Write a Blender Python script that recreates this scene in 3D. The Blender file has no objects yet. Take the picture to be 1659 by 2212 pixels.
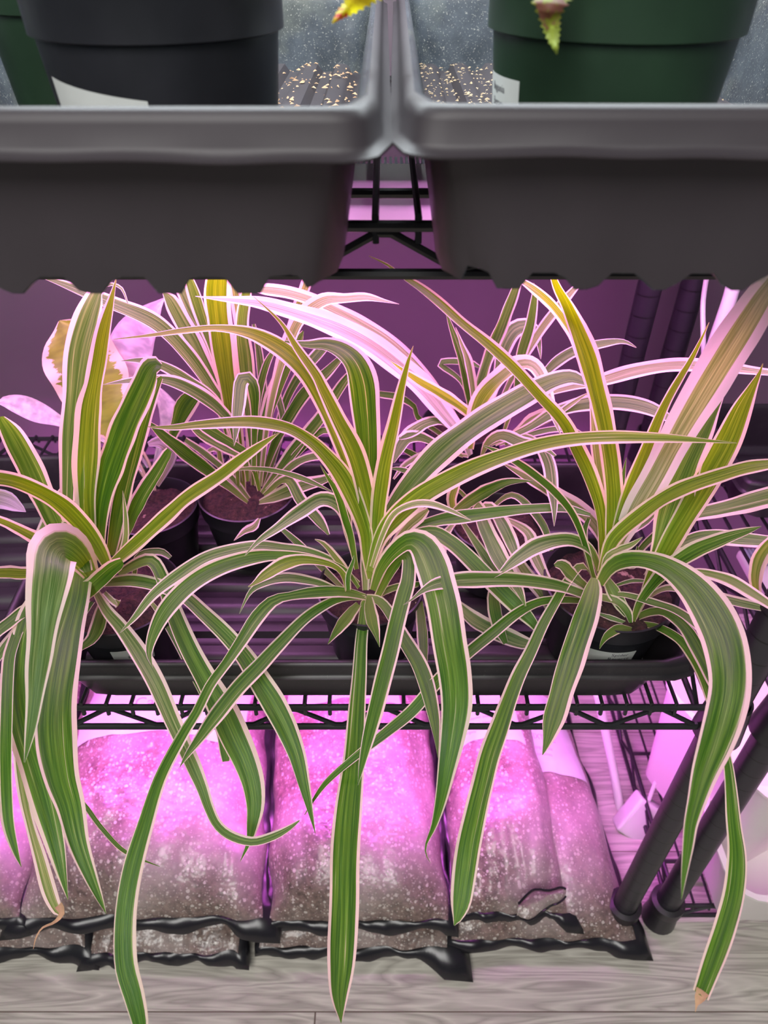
import bpy, bmesh, math, random
from mathutils import Vector, Matrix, noise
random.seed(7)
# ---------------------------------------------------------------- camera, light, exposure
FP = 1540.0; TH = math.radians(40.0); CAMZ = 1.005
FW = Vector((0, math.cos(TH), -math.sin(TH))); UP = Vector((0, math.sin(TH), math.cos(TH))); RT = Vector((1, 0, 0))
CAM = Vector((0, 0, CAMZ))
sc = bpy.context.scene; C = sc.collection
cd = bpy.data.cameras.new('camera'); co = bpy.data.objects.new('camera', cd); C.objects.link(co)
co.location = CAM; co.rotation_euler = (math.radians(50.0), 0, 0)
cd.sensor_fit = 'VERTICAL'; cd.sensor_height = 36.0; cd.lens = 36.0 * FP / 2212; cd.clip_start = 0.01
cd.dof.use_dof = True; cd.dof.focus_distance = 0.53; cd.dof.aperture_fstop = 10.0
sc.camera = co
sc.view_settings.view_transform = 'Standard'; sc.view_settings.look = 'None'
sc.view_settings.gamma = 1.0; sc.view_settings.exposure = 0.0
PINK = (1.0, 0.34, 1.0); PINK2 = (1.0, 0.16, 1.05)
W = bpy.data.worlds.new('room_air'); sc.world = W; W.use_nodes = True
W.node_tree.nodes['Background'].inputs[0].default_value = (0.80, 0.86, 0.95, 1)
W.node_tree.nodes['Background'].inputs[1].default_value = 0.14
def area(name, loc, rot, sx, sy, power, col, spread=180):
    l = bpy.data.lights.new(name, 'AREA'); l.shape = 'RECTANGLE'; l.size = sx; l.size_y = sy
    l.energy = power; l.color = col; l.spread = math.radians(spread)
    o = bpy.data.objects.new(name, l); C.objects.link(o); o.location = loc; o.rotation_euler = rot
    return o
# daylight from a window behind the viewer
area('window_daylight', (-0.35, -0.95, 2.15), (math.radians(30), 0, math.radians(-12)), 1.3, 1.0, 40, (1.0, 0.985, 0.95))
# ---------------------------------------------------------------- helpers
def tag(o, label=None, cat=None, group=None, kind=None):
    if label: o['label'] = label
    if cat: o['category'] = cat
    if group: o['group'] = group
    if kind: o['kind'] = kind
    return o
def thing(name, label, cat, loc=(0, 0, 0), rz=0, group=None):
    o = bpy.data.objects.new(name, None); C.objects.link(o); o.location = loc; o.rotation_euler = (0, 0, rz)
    o.empty_display_size = 0.02
    return tag(o, label, cat, group)
def link(name, me, m=None, parent=None, smooth=False):
    if m is not None:
        for x in (m if isinstance(m, (list, tuple)) else [m]): me.materials.append(x)
    if smooth:
        me.polygons.foreach_set('use_smooth', [True] * len(me.polygons))
    o = bpy.data.objects.new(name, me); C.objects.link(o)
    if parent: o.parent = parent
    return o
def pyd(name, V, F, m=None, parent=None, smooth=False, uv=None):
    me = bpy.data.meshes.new(name); me.from_pydata([tuple(v) for v in V], [], F)
    if uv:
        l = me.uv_layers.new(name='UVMap')
        for lp in me.loops: l.data[lp.index].uv = uv[lp.vertex_index]
    me.validate(); me.update()
    return link(name, me, m, parent, smooth)
class MB:
    def __init__(s): s.V = []; s.F = []
    def box(s, x0, x1, y0, y1, z0, z1, b=0.0):
        bm = bmesh.new(); bmesh.ops.create_cube(bm, size=1)
        for v in bm.verts:
            v.co = Vector(((x0 + x1) / 2 + v.co.x * (x1 - x0), (y0 + y1) / 2 + v.co.y * (y1 - y0), (z0 + z1) / 2 + v.co.z * (z1 - z0)))
        if b: bmesh.ops.bevel(bm, geom=bm.edges[:], offset=b, segments=3, profile=.6, affect='EDGES')
        s.add(bm)
    def add(s, bm):
        k = len(s.V); bm.verts.index_update()
        s.V += [v.co.copy() for v in bm.verts]; s.F += [[v.index + k for v in f.verts] for f in bm.faces]; bm.free()
    def tube(s, pts, r, n=8, cap=True):
        pts = [Vector(p) for p in pts]; rings = []; k = len(s.V)
        rr = r if isinstance(r, (list, tuple)) else [r] * len(pts)
        prev = None
        for i, p in enumerate(pts):
            t = (pts[min(i + 1, len(pts) - 1)] - pts[max(i - 1, 0)]).normalized()
            if prev is None: a = t.orthogonal().normalized()
            else: a = (prev - t * prev.dot(t)).normalized()
            prev = a; b = t.cross(a)
            for j in range(n):
                q = 2 * math.pi * j / n; s.V.append(p + (a * math.cos(q) + b * math.sin(q)) * rr[i])
        for i in range(len(pts) - 1):
            for j in range(n):
                s.F.append([k + i * n + j, k + i * n + (j + 1) % n, k + (i + 1) * n + (j + 1) % n, k + (i + 1) * n + j])
        if cap:
            s.F.append([k + j for j in range(n)][::-1]); s.F.append([k + (len(pts) - 1) * n + j for j in range(n)])
    def lathe(s, prof, n=48, cx=0, cy=0, a0=0, a1=2 * math.pi):
        k = len(s.V); full = abs(a1 - a0 - 2 * math.pi) < 1e-6; m = n if full else n + 1
        for r, z in prof:
            for j in range(m):
                q = a0 + (a1 - a0) * j / n; s.V.append(Vector((cx + r * math.cos(q), cy + r * math.sin(q), z)))
        for i in range(len(prof) - 1):
            for j in range(n):
                j2 = (j + 1) % m if full else j + 1
                s.F.append([k + i * m + j, k + i * m + j2, k + (i + 1) * m + j2, k + (i + 1) * m + j])
    def build(s, name, m, parent=None, smooth=True):
        o = pyd(name, s.V, s.F, m, parent, smooth)
        if smooth:
            try: o.data.set_sharp_from_angle(angle=math.radians(38))
            except Exception: pass
        return o
def ray(px, py, d):
    return CAM + d * (FW + RT * ((px - 829.5) / FP) - UP * ((py - 1106) / FP))
def gp(px, py, z):
    v = (ray(px, py, 1) - CAM); return CAM + v * ((z - CAMZ) / v.z)
def text(parent, s, name, loc, size, mat, rot=(0, 0, 0), align='LEFT', bend=None):
    c = bpy.data.curves.new(name, 'FONT'); c.body = s; c.size = size; c.align_x = align; c.extrude = 0.00005; c.resolution_u = 3
    t = bpy.data.objects.new(name, c); C.objects.link(t)
    bpy.context.view_layer.update()
    me = bpy.data.meshes.new_from_object(t); C.objects.unlink(t); bpy.data.objects.remove(t)
    if bend:
        bm = bmesh.new(); bm.from_mesh(me); bmesh.ops.subdivide_edges(bm, edges=[e for e in bm.edges if e.calc_length() > size * .2], cuts=2)
        for v in bm.verts: v.co = bend(v.co)
        bm.to_mesh(me); bm.free()
    o = link(name, me, mat, parent); o.location = loc; o.rotation_euler = rot
    return o
# ---------------------------------------------------------------- materials
class NT:
    def __init__(s, name):
        s.m = bpy.data.materials.new(name); s.m.use_nodes = True; s.t = s.m.node_tree; s.p = s.t.nodes['Principled BSDF']; s.o = s.t.nodes['Material Output']
    def n(s, k, **kw):
        x = s.t.nodes.new(k)
        for a, v in kw.items(): setattr(x, a, v)
        return x
    def l(s, a, b): s.t.links.new(a, b)
    def math(s, op, a, b=None, c=None, clamp=False):
        x = s.n('ShaderNodeMath', operation=op, use_clamp=clamp)
        for i, v in enumerate((a, b, c)):
            if v is None: continue
            if isinstance(v, (int, float)): x.inputs[i].default_value = v
            else: s.l(v, x.inputs[i])
        return x.outputs[0]
    def mix(s, f, a, b):
        x = s.n('ShaderNodeMix', data_type='RGBA')
        for i, v in ((0, f), (6, a), (7, b)):
            if isinstance(v, (int, float)): x.inputs[i].default_value = v
            elif isinstance(v, tuple): x.inputs[i].default_value = (*v, 1)
            else: s.l(v, x.inputs[i])
        return x.outputs[2]
    def noise(s, vec, scale, detail=2, rough=.5):
        x = s.n('ShaderNodeTexNoise'); x.inputs['Scale'].default_value = scale; x.inputs['Detail'].default_value = detail
        x.inputs['Roughness'].default_value = rough
        if vec is not None: s.l(vec, x.inputs['Vector'])
        return x.outputs[0]
    def ramp(s, f, a, b):
        x = s.n('ShaderNodeMapRange'); x.inputs[1].default_value = a; x.inputs[2].default_value = b; s.l(f, x.inputs[0]); return x.outputs[0]
    def vmap(s, vec, sc_):
        x = s.n('ShaderNodeMapping'); x.inputs['Scale'].default_value = sc_; s.l(vec, x.inputs[0]); return x
    def bump(s, h, st, dist=.001):
        x = s.n('ShaderNodeBump'); x.inputs['Strength'].default_value = st; x.inputs['Distance'].default_value = dist
        s.l(h, x.inputs['Height']); s.l(x.outputs[0], s.p.inputs['Normal']); return x
    def obj(s): return s.n('ShaderNodeTexCoord').outputs['Object']
def simple(name, col, rough=.5, spec=.5, var=.15, scale=40, bump=0, coat=0, trans=0):
    t = NT(name); v = t.noise(t.obj(), scale, 4)
    c = t.mix(t.ramp(v, .3, .7), tuple(x * (1 - var) for x in col), tuple(min(1, x * (1 + var)) for x in col))
    t.l(c, t.p.inputs['Base Color']); t.p.inputs['Roughness'].default_value = rough
    t.p.inputs['Specular IOR Level'].default_value = spec; t.p.inputs['Coat Weight'].default_value = coat; t.p.inputs['Coat Roughness'].default_value = .2
    if bump: t.bump(v, bump)
    return t.m
def leaf_mat(name, g1, g2, cream, trans=.36, margin=.70):
    t = NT(name); uvn = t.n('ShaderNodeUVMap'); sp = t.n('ShaderNodeSeparateXYZ'); t.l(uvn.outputs[0], sp.inputs[0])
    u0, v = sp.outputs[0], sp.outputs[1]
    oi = t.n('ShaderNodeObjectInfo'); rnd = oi.outputs['Random']; u = t.math('ADD', u0, t.math('MULTIPLY_ADD', t.math('FRACT', t.math('MULTIPLY', rnd, 37.7)), .12, -.06))
    cmb = t.n('ShaderNodeCombineXYZ'); t.l(t.math('MULTIPLY', u, 11.0), cmb.inputs[0]); t.l(t.math('MULTIPLY', v, 1.3), cmb.inputs[1]); t.l(t.math('MULTIPLY', rnd, 50), cmb.inputs[2])
    st = t.noise(cmb.outputs[0], 1.0, 3, .65)
    cm2 = t.n('ShaderNodeCombineXYZ'); t.l(t.math('MULTIPLY', u, 60.0), cm2.inputs[0]); t.l(t.math('MULTIPLY', v, 4), cm2.inputs[1]); t.l(t.math('MULTIPLY', rnd, 90), cm2.inputs[2])
    fine = t.noise(cm2.outputs[0], 1.0, 2, .6)
    e = t.math('ABSOLUTE', t.math('MULTIPLY_ADD', u, 2.0, -1.0))
    jit = t.math('MULTIPLY_ADD', t.noise(cmb.outputs[0], .5, 4, .6), .34, -.17)
    ej = t.math('ADD', e, jit)
    mg = t.n('ShaderNodeMapRange'); mg.interpolation_type = 'SMOOTHSTEP'; t.l(ej, mg.inputs[0]); mg.inputs[1].default_value = margin - .015; mg.inputs[2].default_value = margin + .02
    green = t.mix(t.ramp(st, .42, .66), g1, g2)
    green = t.mix(t.math('MULTIPLY', t.ramp(fine, .5, .75), .45), green, tuple(min(1, x * 1.9 + .05) for x in g2))
    green = t.mix(t.ramp(st, .64, .72), green, tuple(a * .55 + b * .45 for a, b in zip(cream, g2)))
    col = t.mix(mg.outputs[0], green, t.mix(t.math('MULTIPLY', fine, .25), cream, tuple(x * .75 for x in cream)))
    base = t.ramp(v, .0, .14)
    col = t.mix(base, t.mix(.35, col, (.42, .46, .16)), col)
    t.l(col, t.p.inputs['Base Color'])
    t.p.inputs['Roughness'].default_value = .38; t.p.inputs['Specular IOR Level'].default_value = .38
    t.bump(fine, .35, .0006)
    tr = t.n('ShaderNodeBsdfTranslucent')
    hs = t.n('ShaderNodeHueSaturation'); hs.inputs['Saturation'].default_value = 1.25; hs.inputs['Value'].default_value = 2.3; t.l(col, hs.inputs['Color'])
    mu = t.n('ShaderNodeMix', data_type='RGBA'); mu.blend_type = 'MULTIPLY'; mu.inputs[0].default_value = 1.0
    t.l(hs.outputs[0], mu.inputs[6]); t.l(t.mix(mg.outputs[0], (.85, 1.0, .12), (1.0, .86, .74)), mu.inputs[7]); t.l(mu.outputs[2], tr.inputs['Color'])
    ms = t.n('ShaderNodeMixShader'); ms.inputs[0].default_value = trans; t.l(t.p.outputs[0], ms.inputs[1]); t.l(tr.outputs[0], ms.inputs[2]); t.l(ms.outputs[0], t.o.inputs[0])
    return t.m
LEAFA = leaf_mat('variegated_leaf', (.032, .120, .008), (.115, .26, .025), (.78, .72, .58), margin=.80)
LEAFB = leaf_mat('variegated_leaf_pale', (.06, .15, .022), (.20, .32, .10), (.80, .74, .62), margin=.72)
LEAFC = leaf_mat('variegated_leaf_cream', (.14, .24, .05), (.38, .42, .22), (.84, .76, .66), margin=.58)
LEAFP = leaf_mat('variegated_leaf_pink_lit', (.26, .30, .16), (.55, .54, .44), (.88, .80, .80), trans=.14, margin=.50)  # paler copy: pink lamplight on the leaf is put into its colour
LEAFG = leaf_mat('variegated_leaf_backlit', (.10, .20, .008), (.24, .36, .03), (.84, .74, .60), margin=.74)  # yellower copy: glow of light through the leaf is put into its colour
DRY = simple('dried_leaf', (.45, .27, .16), .7, .2, .3, 120)
BLACKP = NT('black_tray_plastic')
def _():
    t = BLACKP; v = t.noise(t.obj(), 26, 5, .65); w = t.noise(t.obj(), 700, 3)
    dust = t.math('MULTIPLY', t.ramp(v, .5, .8), .5)
    c = t.mix(dust, (.020, .017, .020), (.05, .046, .048)); c = t.mix(t.math('MULTIPLY', t.ramp(w, .68, .76), .25), c, (.25, .24, .22))
    t.l(c, t.p.inputs['Base Color']); t.p.inputs['Roughness'].default_value = .42; t.bump(v, .15, .002)
_()
BLACKP = BLACKP.m
def dusty(name, a, b, spots):
    t = NT(name); v = t.noise(t.obj(), 30, 5, .65); w = t.noise(t.obj(), 700, 3); g = t.noise(t.obj(), 14, 4, .6)
    c = t.mix(t.ramp(v, .35, .75), a, b); c = t.mix(t.math('MULTIPLY', t.ramp(g, .56, .72), .25), c, (.22, .23, .18))
    c = t.mix(t.math('MULTIPLY', t.ramp(w, .60, .72), spots), c, (.55, .52, .45))
    t.l(c, t.p.inputs['Base Color']); t.p.inputs['Roughness'].default_value = .27; t.bump(v, .3, .002); return t.m
_u = [simple('matt_black_tray_outside', (.041, .034, .040), .5, .45, .12, 14, .05), dusty('dusty_tray_inside', (.030, .035, .043), (.07, .08, .095), .35)]
TRAYU = [_u[1], _u[0]]
WIRE = simple('black_coated_wire', (.018, .017, .020), .38, .5, .2, 60)
POST = NT('black_ringed_post')
def _():
    t = POST; sp = t.n('ShaderNodeSeparateXYZ'); t.l(t.obj(), sp.inputs[0])
    q = t.math('FRACT', t.math('MULTIPLY', sp.outputs[2], 40.0)); g = t.math('LESS_THAN', q, .07)
    t.l(t.mix(g, (.022, .020, .026), (.006, .006, .007)), t.p.inputs['Base Color']); t.p.inputs['Roughness'].default_value = .4
    t.bump(t.math('SUBTRACT', 1.0, g), .7, .001)
_()
POST = POST.m
POTB = simple('black_pot_plastic', (.018, .018, .022), .33, .5, .25, 30)
POTG = simple('green_pot_plastic', (.018, .042, .022), .36, .5, .2, 25)
LABEL = simple('white_paper_label', (.62, .64, .62), .55, .3, .04, 60)
INK = simple('dark_label_ink', (.06, .06, .08), .6, .2, .1)
INKP = simple('faded_pink_ink', (.55, .30, .45), .6, .2, .1)
WHITE = simple('white_plastic', (.78, .77, .74), .4, .5, .04, 20)
SOIL = NT('dark_potting_soil')
def _():
    t = SOIL; a = t.noise(t.obj(), 260, 5, .7); b = t.noise(t.obj(), 90, 4, .6)
    c = t.mix(t.ramp(a, .35, .7), (.010, .006, .005), (.085, .038, .026)); c = t.mix(t.ramp(b, .66, .72), c, (.42, .30, .22))
    t.l(c, t.p.inputs['Base Color']); t.p.inputs['Roughness'].default_value = .9; t.bump(a, 1, .004)
_()
SOIL = SOIL.m
CRUMB = simple('dry_coir_crumbs', (.34, .25, .16), .9, .2, .5, 300)
WALL = simple('painted_wall', (.125, .095, .115), .75, .3, .04, 6, .03)
def floor_mat():
    t = NT('grey_oak_laminate'); o = t.obj(); sp = t.n('ShaderNodeSeparateXYZ'); t.l(o, sp.inputs[0])
    row = t.math('FLOOR', t.math('DIVIDE', t.math('ADD', sp.outputs[1], -.268), .19))
    fr = t.math('FRACT', t.math('DIVIDE', t.math('ADD', sp.outputs[1], -.268), .19)); seam = t.math('LESS_THAN', fr, .007)
    xx = t.math('ADD', sp.outputs[0], t.math('MULTIPLY_ADD', row, .437, .52)); fx = t.math('FRACT', t.math('DIVIDE', xx, 1.2)); seam2 = t.math('LESS_THAN', fx, .0016)
    sm = t.math('MAXIMUM', seam, seam2)
    cm = t.n('ShaderNodeCombineXYZ'); t.l(t.math('MULTIPLY', xx, 2.2), cm.inputs[0]); t.l(t.math('MULTIPLY', sp.outputs[1], 24), cm.inputs[1]); t.l(t.math('MULTIPLY', row, 7), cm.inputs[2])
    wv = t.n('ShaderNodeTexNoise'); wv.inputs['Scale'].default_value = 1.1; wv.inputs['Detail'].default_value = 3; wv.inputs['Distortion'].default_value = 1.3; t.l(cm.outputs[0], wv.inputs['Vector'])
    rings = t.math('FRACT', t.math('MULTIPLY', wv.outputs[0], 9.0)); rg = t.math('ABSOLUTE', t.math('MULTIPLY_ADD', rings, 2, -1))
    cm2 = t.n('ShaderNodeCombineXYZ'); t.l(t.math('MULTIPLY', xx, 14), cm2.inputs[0]); t.l(t.math('MULTIPLY', sp.outputs[1], 300), cm2.inputs[1])
    fi = t.noise(cm2.outputs[0], 1, 3, .6); k = t.math('MULTIPLY_ADD', fi, .5, t.math('MULTIPLY', rg, .45))
    c = t.mix(t.ramp(k, .15, .85), (.34, .31, .27), (.72, .68, .60)); c = t.mix(sm, c, (.14, .10, .08))
    t.l(c, t.p.inputs['Base Color']); t.p.inputs['Roughness'].default_value = .42; t.p.inputs['Specular IOR Level'].default_value = .4
    t.bump(k, .2, .001); return t.m
FLOOR = floor_mat()
def bag_mat():
    t = NT('clear_film_over_perlite_mix'); o = t.obj()
    vo = t.n('ShaderNodeTexVoronoi'); vo.inputs['Scale'].default_value = 210; vo.inputs['Randomness'].default_value = 1; t.l(o, vo.inputs['Vector'])
    sz = t.n('ShaderNodeSeparateXYZ'); t.l(vo.outputs['Color'], sz.inputs[0])
    thr = t.math('MULTIPLY', t.ramp(sz.outputs[0], .45, 1.0), .52)
    per = t.math('LESS_THAN', vo.outputs['Distance'], thr)
    vo2 = t.n('ShaderNodeTexVoronoi'); vo2.inputs['Scale'].default_value = 420; t.l(o, vo2.inputs['Vector'])
    s2 = t.n('ShaderNodeSeparateXYZ'); t.l(vo2.outputs['Color'], s2.inputs[0])
    per2 = t.math('LESS_THAN', vo2.outputs['Distance'], t.math('MULTIPLY', t.ramp(s2.outputs[1], .5, 1.0), .5))
    a = t.noise(o, 120, 4, .7); big = t.noise(o, 9, 3)
    soil = t.mix(t.ramp(a, .35, .7), (.08, .048, .040), (.27, .18, .15))
    c = t.mix(t.math('MULTIPLY', per2, .6), soil, (.60, .52, .46)); c = t.mix(t.math('MULTIPLY', per, .62), c, (.74, .68, .62))
    c = t.mix(t.math('MULTIPLY', t.ramp(big, .38, .66), .6), c, (.50, .42, .40))
    t.l(c, t.p.inputs['Base Color']); t.p.inputs['Roughness'].default_value = .6
    t.p.inputs['Coat Weight'].default_value = 1; t.p.inputs['Coat Roughness'].default_value = .28
    wr = t.noise(o, 16, 4, .6); b = t.n('ShaderNodeBump'); b.inputs['Strength'].default_value = .8; b.inputs['Distance'].default_value = .012
    t.l(wr, b.inputs['Height']); t.l(b.outputs[0], t.p.inputs['Coat Normal']); t.bump(per, .5, .001)
    return t.m
BAG = bag_mat()
FILM = simple('black_bag_film', (.012, .011, .014), .28, .6, .2, 40, .1)
BIN = simple('white_storage_plastic', (.80, .76, .72), .45, .4, .03, 8)
def emit(name, col, s):
    t = NT(name); t.p.inputs['Base Color'].default_value = (.8, .8, .8, 1); t.p.inputs['Emission Color'].default_value = (*col, 1); t.p.inputs['Emission Strength'].default_value = s
    t.l(t.mix(t.ramp(t.noise(t.obj(), 30), .3, .7), col, tuple(x * .97 for x in col)), t.p.inputs['Emission Color'])
    return t.m
# ---------------------------------------------------------------- the room
def plane(name, c, m):
    o = pyd(name, c, [[0, 1, 2, 3]], m); tag(o, kind='structure'); return o
plane('floor', [(-2.6, -2.4, 0), (2.6, -2.4, 0), (2.6, .90, 0), (-2.6, .90, 0)], FLOOR)
plane('wall_back', [(-2.6, .90, 0), (2.6, .90, 0), (2.6, .90, 2.5), (-2.6, .90, 2.5)], WALL)
# ---------------------------------------------------------------- wire racks
def wire_shelf(parent, w, dp, z, th=.029, x0=0.0, pitch=.0215):
    """one shelf, local origin at its front right post"""
    top = z; r = .0030; s = MB(); a, b = x0 - w + .02, x0 - .02
    for y in (0, dp):
        s.tube([(a, y, top), (b, y, top)], r); s.tube([(a, y, top - th), (b, y, top - th)], r)
        n = int((b - a) / .075) * 2; st = (b - a) / n; pts = []
        for i in range(n + 1):
            x = a + i * st; zz = top - .0035 if i % 2 else top - th + .0035
            for k in (-.004, .004): pts.append((min(b, max(a, x + k)), y + (.004 if y else -.004) * 0, zz))
        s.tube(pts, .0023, 6)
    for x in (a - .006, b + .006):
        s.tube([(x, .02, top), (x, dp - .02, top)], r); s.tube([(x, .02, top - th), (x, dp - .02, top - th)], r)
        n = 10; s.tube([(x, .02 + (dp - .04) * i / n, top - .004 if i % 2 else top - th + .004) for i in range(n + 1)], .0022, 6)
    s.build('shelf_frame', WIRE, parent)
    g = MB(); n = int(w / pitch)
    for i in range(1, n):
        x = x0 - w + i * pitch - .0078
        if a < x < b: g.tube([(x, -.0015, top - .008), (x, .0, top + .0045), (x, dp, top + .0045), (x, dp + .001, top - .006)], .0019, 6)
    for y in (.055, dp * .5, dp - .055): g.tube([(a - .006, y, top - .0), (b + .006, y, top - .0)], .0028)
    g.build('shelf_deck', WIRE, parent)
    for x, y in ((x0, 0), (x0, dp), (x0 - w, 0), (x0 - w, dp)):
        q = MB(); q.lathe([(.0155, top + .010), (.0175, top + .010), (.0215, top - .036), (.0155, top - .036)], 24, x, y)
        q.build('corner_collar', WIRE, parent)
def rack(name, label, loc, rz, w, dp, shelves, r=.0145, group=None):
    t = thing(name, label, 'shelving rack', loc, rz)
    for x, y in ((0, 0), (0, dp), (-w, 0), (-w, dp)):
        p = MB(); p.lathe([(0, .02), (r, .02), (r, 1.9), (0, 1.9)], 24, x, y); p.build('post', POST, t)
        f = MB(); f.lathe([(0, 0), (.014, 0), (.0175, .004), (.0185, .045), (.0205, .047), (.0205, .062), (.0146, .064)], 24, x, y); f.build('leveling_foot', BLACKP, t)
    for z in shelves:
        e = bpy.data.objects.new('shelf', None); C.objects.link(e); e.parent = t
        wire_shelf(e, w, dp, z, .0245 if z > .8 else .029)
    return t
RY = .366
rack('wire_shelving_rack', 'black wire shelving rack holding the seedling trays and the spider plants', (.300, RY, 0), 0, .92, .414, (.046, CAMZ - .529, CAMZ - .120), .0140)
rack('wire_shelving_rack', 'black wire shelving rack beside the plant rack, with the white bins on it', (1.275, RY + .004, 0), 0, .92, .425, (.046, CAMZ - .535), .0140)
# ---------------------------------------------------------------- seedling trays
def tray(name, label, cx, cy, z0, a, b, h, mat, ribs, rz=0, inset=.017, ch=.03, pitch=.03, flute=0.0, group=None):
    """a,b half sizes at the rim; ribs: 'y' channels run along y, 'x' along x; z0 the underside"""
    NX, NY = (int(2 * a / .005), int(2 * b / .02)) if ribs == 'y' else (int(2 * a / .02), int(2 * b / .004))
    def rnd(x, y, A, B, r):
        X, Y = x * A, y * B; qx, qy = abs(X) - (A - r), abs(Y) - (B - r)
        if qx > 0 and qy > 0:
            s_ = max(qx, qy); L = math.hypot(qx, qy); X = math.copysign(A - r + qx / L * s_, X); Y = math.copysign(B - r + qy / L * s_, Y)
        return X, Y
    def prof(t):
        q = (t / pitch) % 1.0; e = .13
        if q < e: return q / e
        if q < .55: return 1
        if q < .55 + e: return 1 - (q - .55) / e
        return 0
    def fz(x, y):
        X = x * (a - inset); Y = y * (b - inset)
        return z0 + .0065 * prof(X if ribs == 'y' else Y)
    V = []; F = []; idx = {}
    Ab, Bb = a - inset, b - inset
    for j in range(NY + 1):
        for i in range(NX + 1):
            x, y = -1 + 2 * i / NX, -1 + 2 * j / NY
            X, Y = rnd(x, y, Ab, Bb, ch); idx[i, j] = len(V); V.append(Vector((X, Y, fz(x, y))))
    for j in range(NY):
        for i in range(NX): F.append([idx[i, j], idx[i + 1, j], idx[i + 1, j + 1], idx[i, j + 1]])
    per = [(i, 0) for i in range(NX)] + [(NX, j) for j in range(NY)] + [(i, NY) for i in range(NX, 0, -1)] + [(0, j) for j in range(NY, 0, -1)]
    rt = z0 + h
    loops = [(a - inset + .0015, b - inset + .0015, ch * .95, z0 + .010, 1), (a - .011, b - .011, .017, rt - .016, 0), (a - .0085, b - .0085, .016, rt - .004, 0), (a - .007, b - .007, .015, rt - .0008, 0), (a - .005, b - .005, .0145, rt, 0),
             (a - .0025, b - .0025, .014, rt - .0012, 0), (a - .0014, b - .0014, .0135, rt - .004, 0), (a - .0008, b - .0008, .013, rt - .0105, 0), (a + .0005, b + .0005, .014, rt - .0125, 0), (a + .003, b + .003, .016, rt - .0135, 0), (a + .003, b + .003, .016, rt - .0142, 0)]
    prev = [idx[p] for p in per]; LIP = []
    for li, (A, B, r, z, fl) in enumerate(loops):
        cur = []
        for (i, j) in per:
            x, y = -1 + 2 * i / NX, -1 + 2 * j / NY
            X, Y = rnd(x, y, A, B, r)
            dz = 0
            if fl: dz = (fz(x, y) - z0) * .6
            if li >= 8: dz += .0012 * noise.noise(Vector((X * 30, Y * 30, 1.3))) ; 
            cur.append(len(V)); V.append(Vector((X, Y, z + dz)))
        n = len(per)
        if li >= 5: LIP.append((len(F), len(F) + n))
        for k in range(n): F.append([prev[k], prev[(k + 1) % n], cur[(k + 1) % n], cur[k]])
        prev = cur
    F = [f[::-1] for f in F]
    o = pyd(name, V, F, mat, None, True)
    if isinstance(mat, list):
        for a_, b_ in LIP:
            for q in range(a_, b_): o.data.polygons[q].material_index = 1
    try: o.data.set_sharp_from_angle(angle=math.radians(50))
    except Exception: pass
    md = o.modifiers.new('wall', 'SOLIDIFY'); md.thickness = .0009; md.offset = 0
    if isinstance(mat, list): md.material_offset = 1
    o.location = (cx, cy, 0); o.rotation_euler = (0, 0, rz)
    tag(o, label, 'tray', group); return o
ZU = CAMZ - .1130
tray('seedling_tray', 'black plastic tray on the upper shelf holding the black pot and a green pot', -.1380, .520, ZU, .1375, .27, .0660, TRAYU, 'y', group='trays on the upper shelf')
tray('seedling_tray', 'black plastic tray on the upper shelf holding only a green pot with a white label', .1460, .523, ZU, .1375, .27, .0660, TRAYU, 'y', rz=math.radians(-.7), group='trays on the upper shelf')
ZL = CAMZ - .5225
tray('seedling_tray', 'wide black tray on the lower shelf holding the three large front spider plants', -.018, .497, ZL, .270, .140, .062, BLACKP, 'x', group='trays on the lower shelf')
tray('seedling_tray', 'black tray on the lower shelf, empty, behind the far left spider plant leaves', -.585, .500, ZL, .262, .140, .062, BLACKP, 'x', rz=math.radians(3), group='trays on the lower shelf')
# dry debris lying in the upper trays
def crumbs(name, label, x0, x1, y0, y1, n, mat, seed, smax=.0035):
    R = random.Random(seed); V = []; F = []
    for _ in range(n):
        x, y = R.uniform(x0, x1), R.uniform(y0, y1); q = (((x - (x0 + x1) / 2) / .03) % 1)
        z = ZU + (.0075 if .1 < q < .55 else .0045) + R.uniform(-.001, .001); s = R.uniform(.0006, smax) ** 1.0; an = R.uniform(0, 6.28); el = R.uniform(.15, .8)
        k = len(V); c, d = math.cos(an) * s, math.sin(an) * s
        up = Vector((R.uniform(-.4, .4), R.uniform(-.4, .4), 1)) * s * .5
        P = Vector((x, y, z)); V += [P + Vector((c, d, 0)), P + Vector((-d * el, c * el, 0)) + up * .5, P - Vector((c, d, 0)), P + Vector((d * el, -c * el, 0)), P + up]
        F += [[k, k + 1, k + 4], [k + 1, k + 2, k + 4], [k + 2, k + 3, k + 4], [k + 3, k, k + 4], [k + 3, k + 2, k + 1, k]]
    o = pyd(name, V, F, mat); tag(o, label, 'debris', kind='stuff'); return o
crumbs('coir_crumbs', 'dry beige coir crumbs scattered over the tray floor around the labelled green pot', .032, .262, .305, .77, 2600, CRUMB, 3, .0022)
crumbs('leaf_litter', 'brown leaf litter and grit on the tray floor beside the black pot', -.25, -.022, .305, .77, 900, DRY, 4, .0034)
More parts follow.
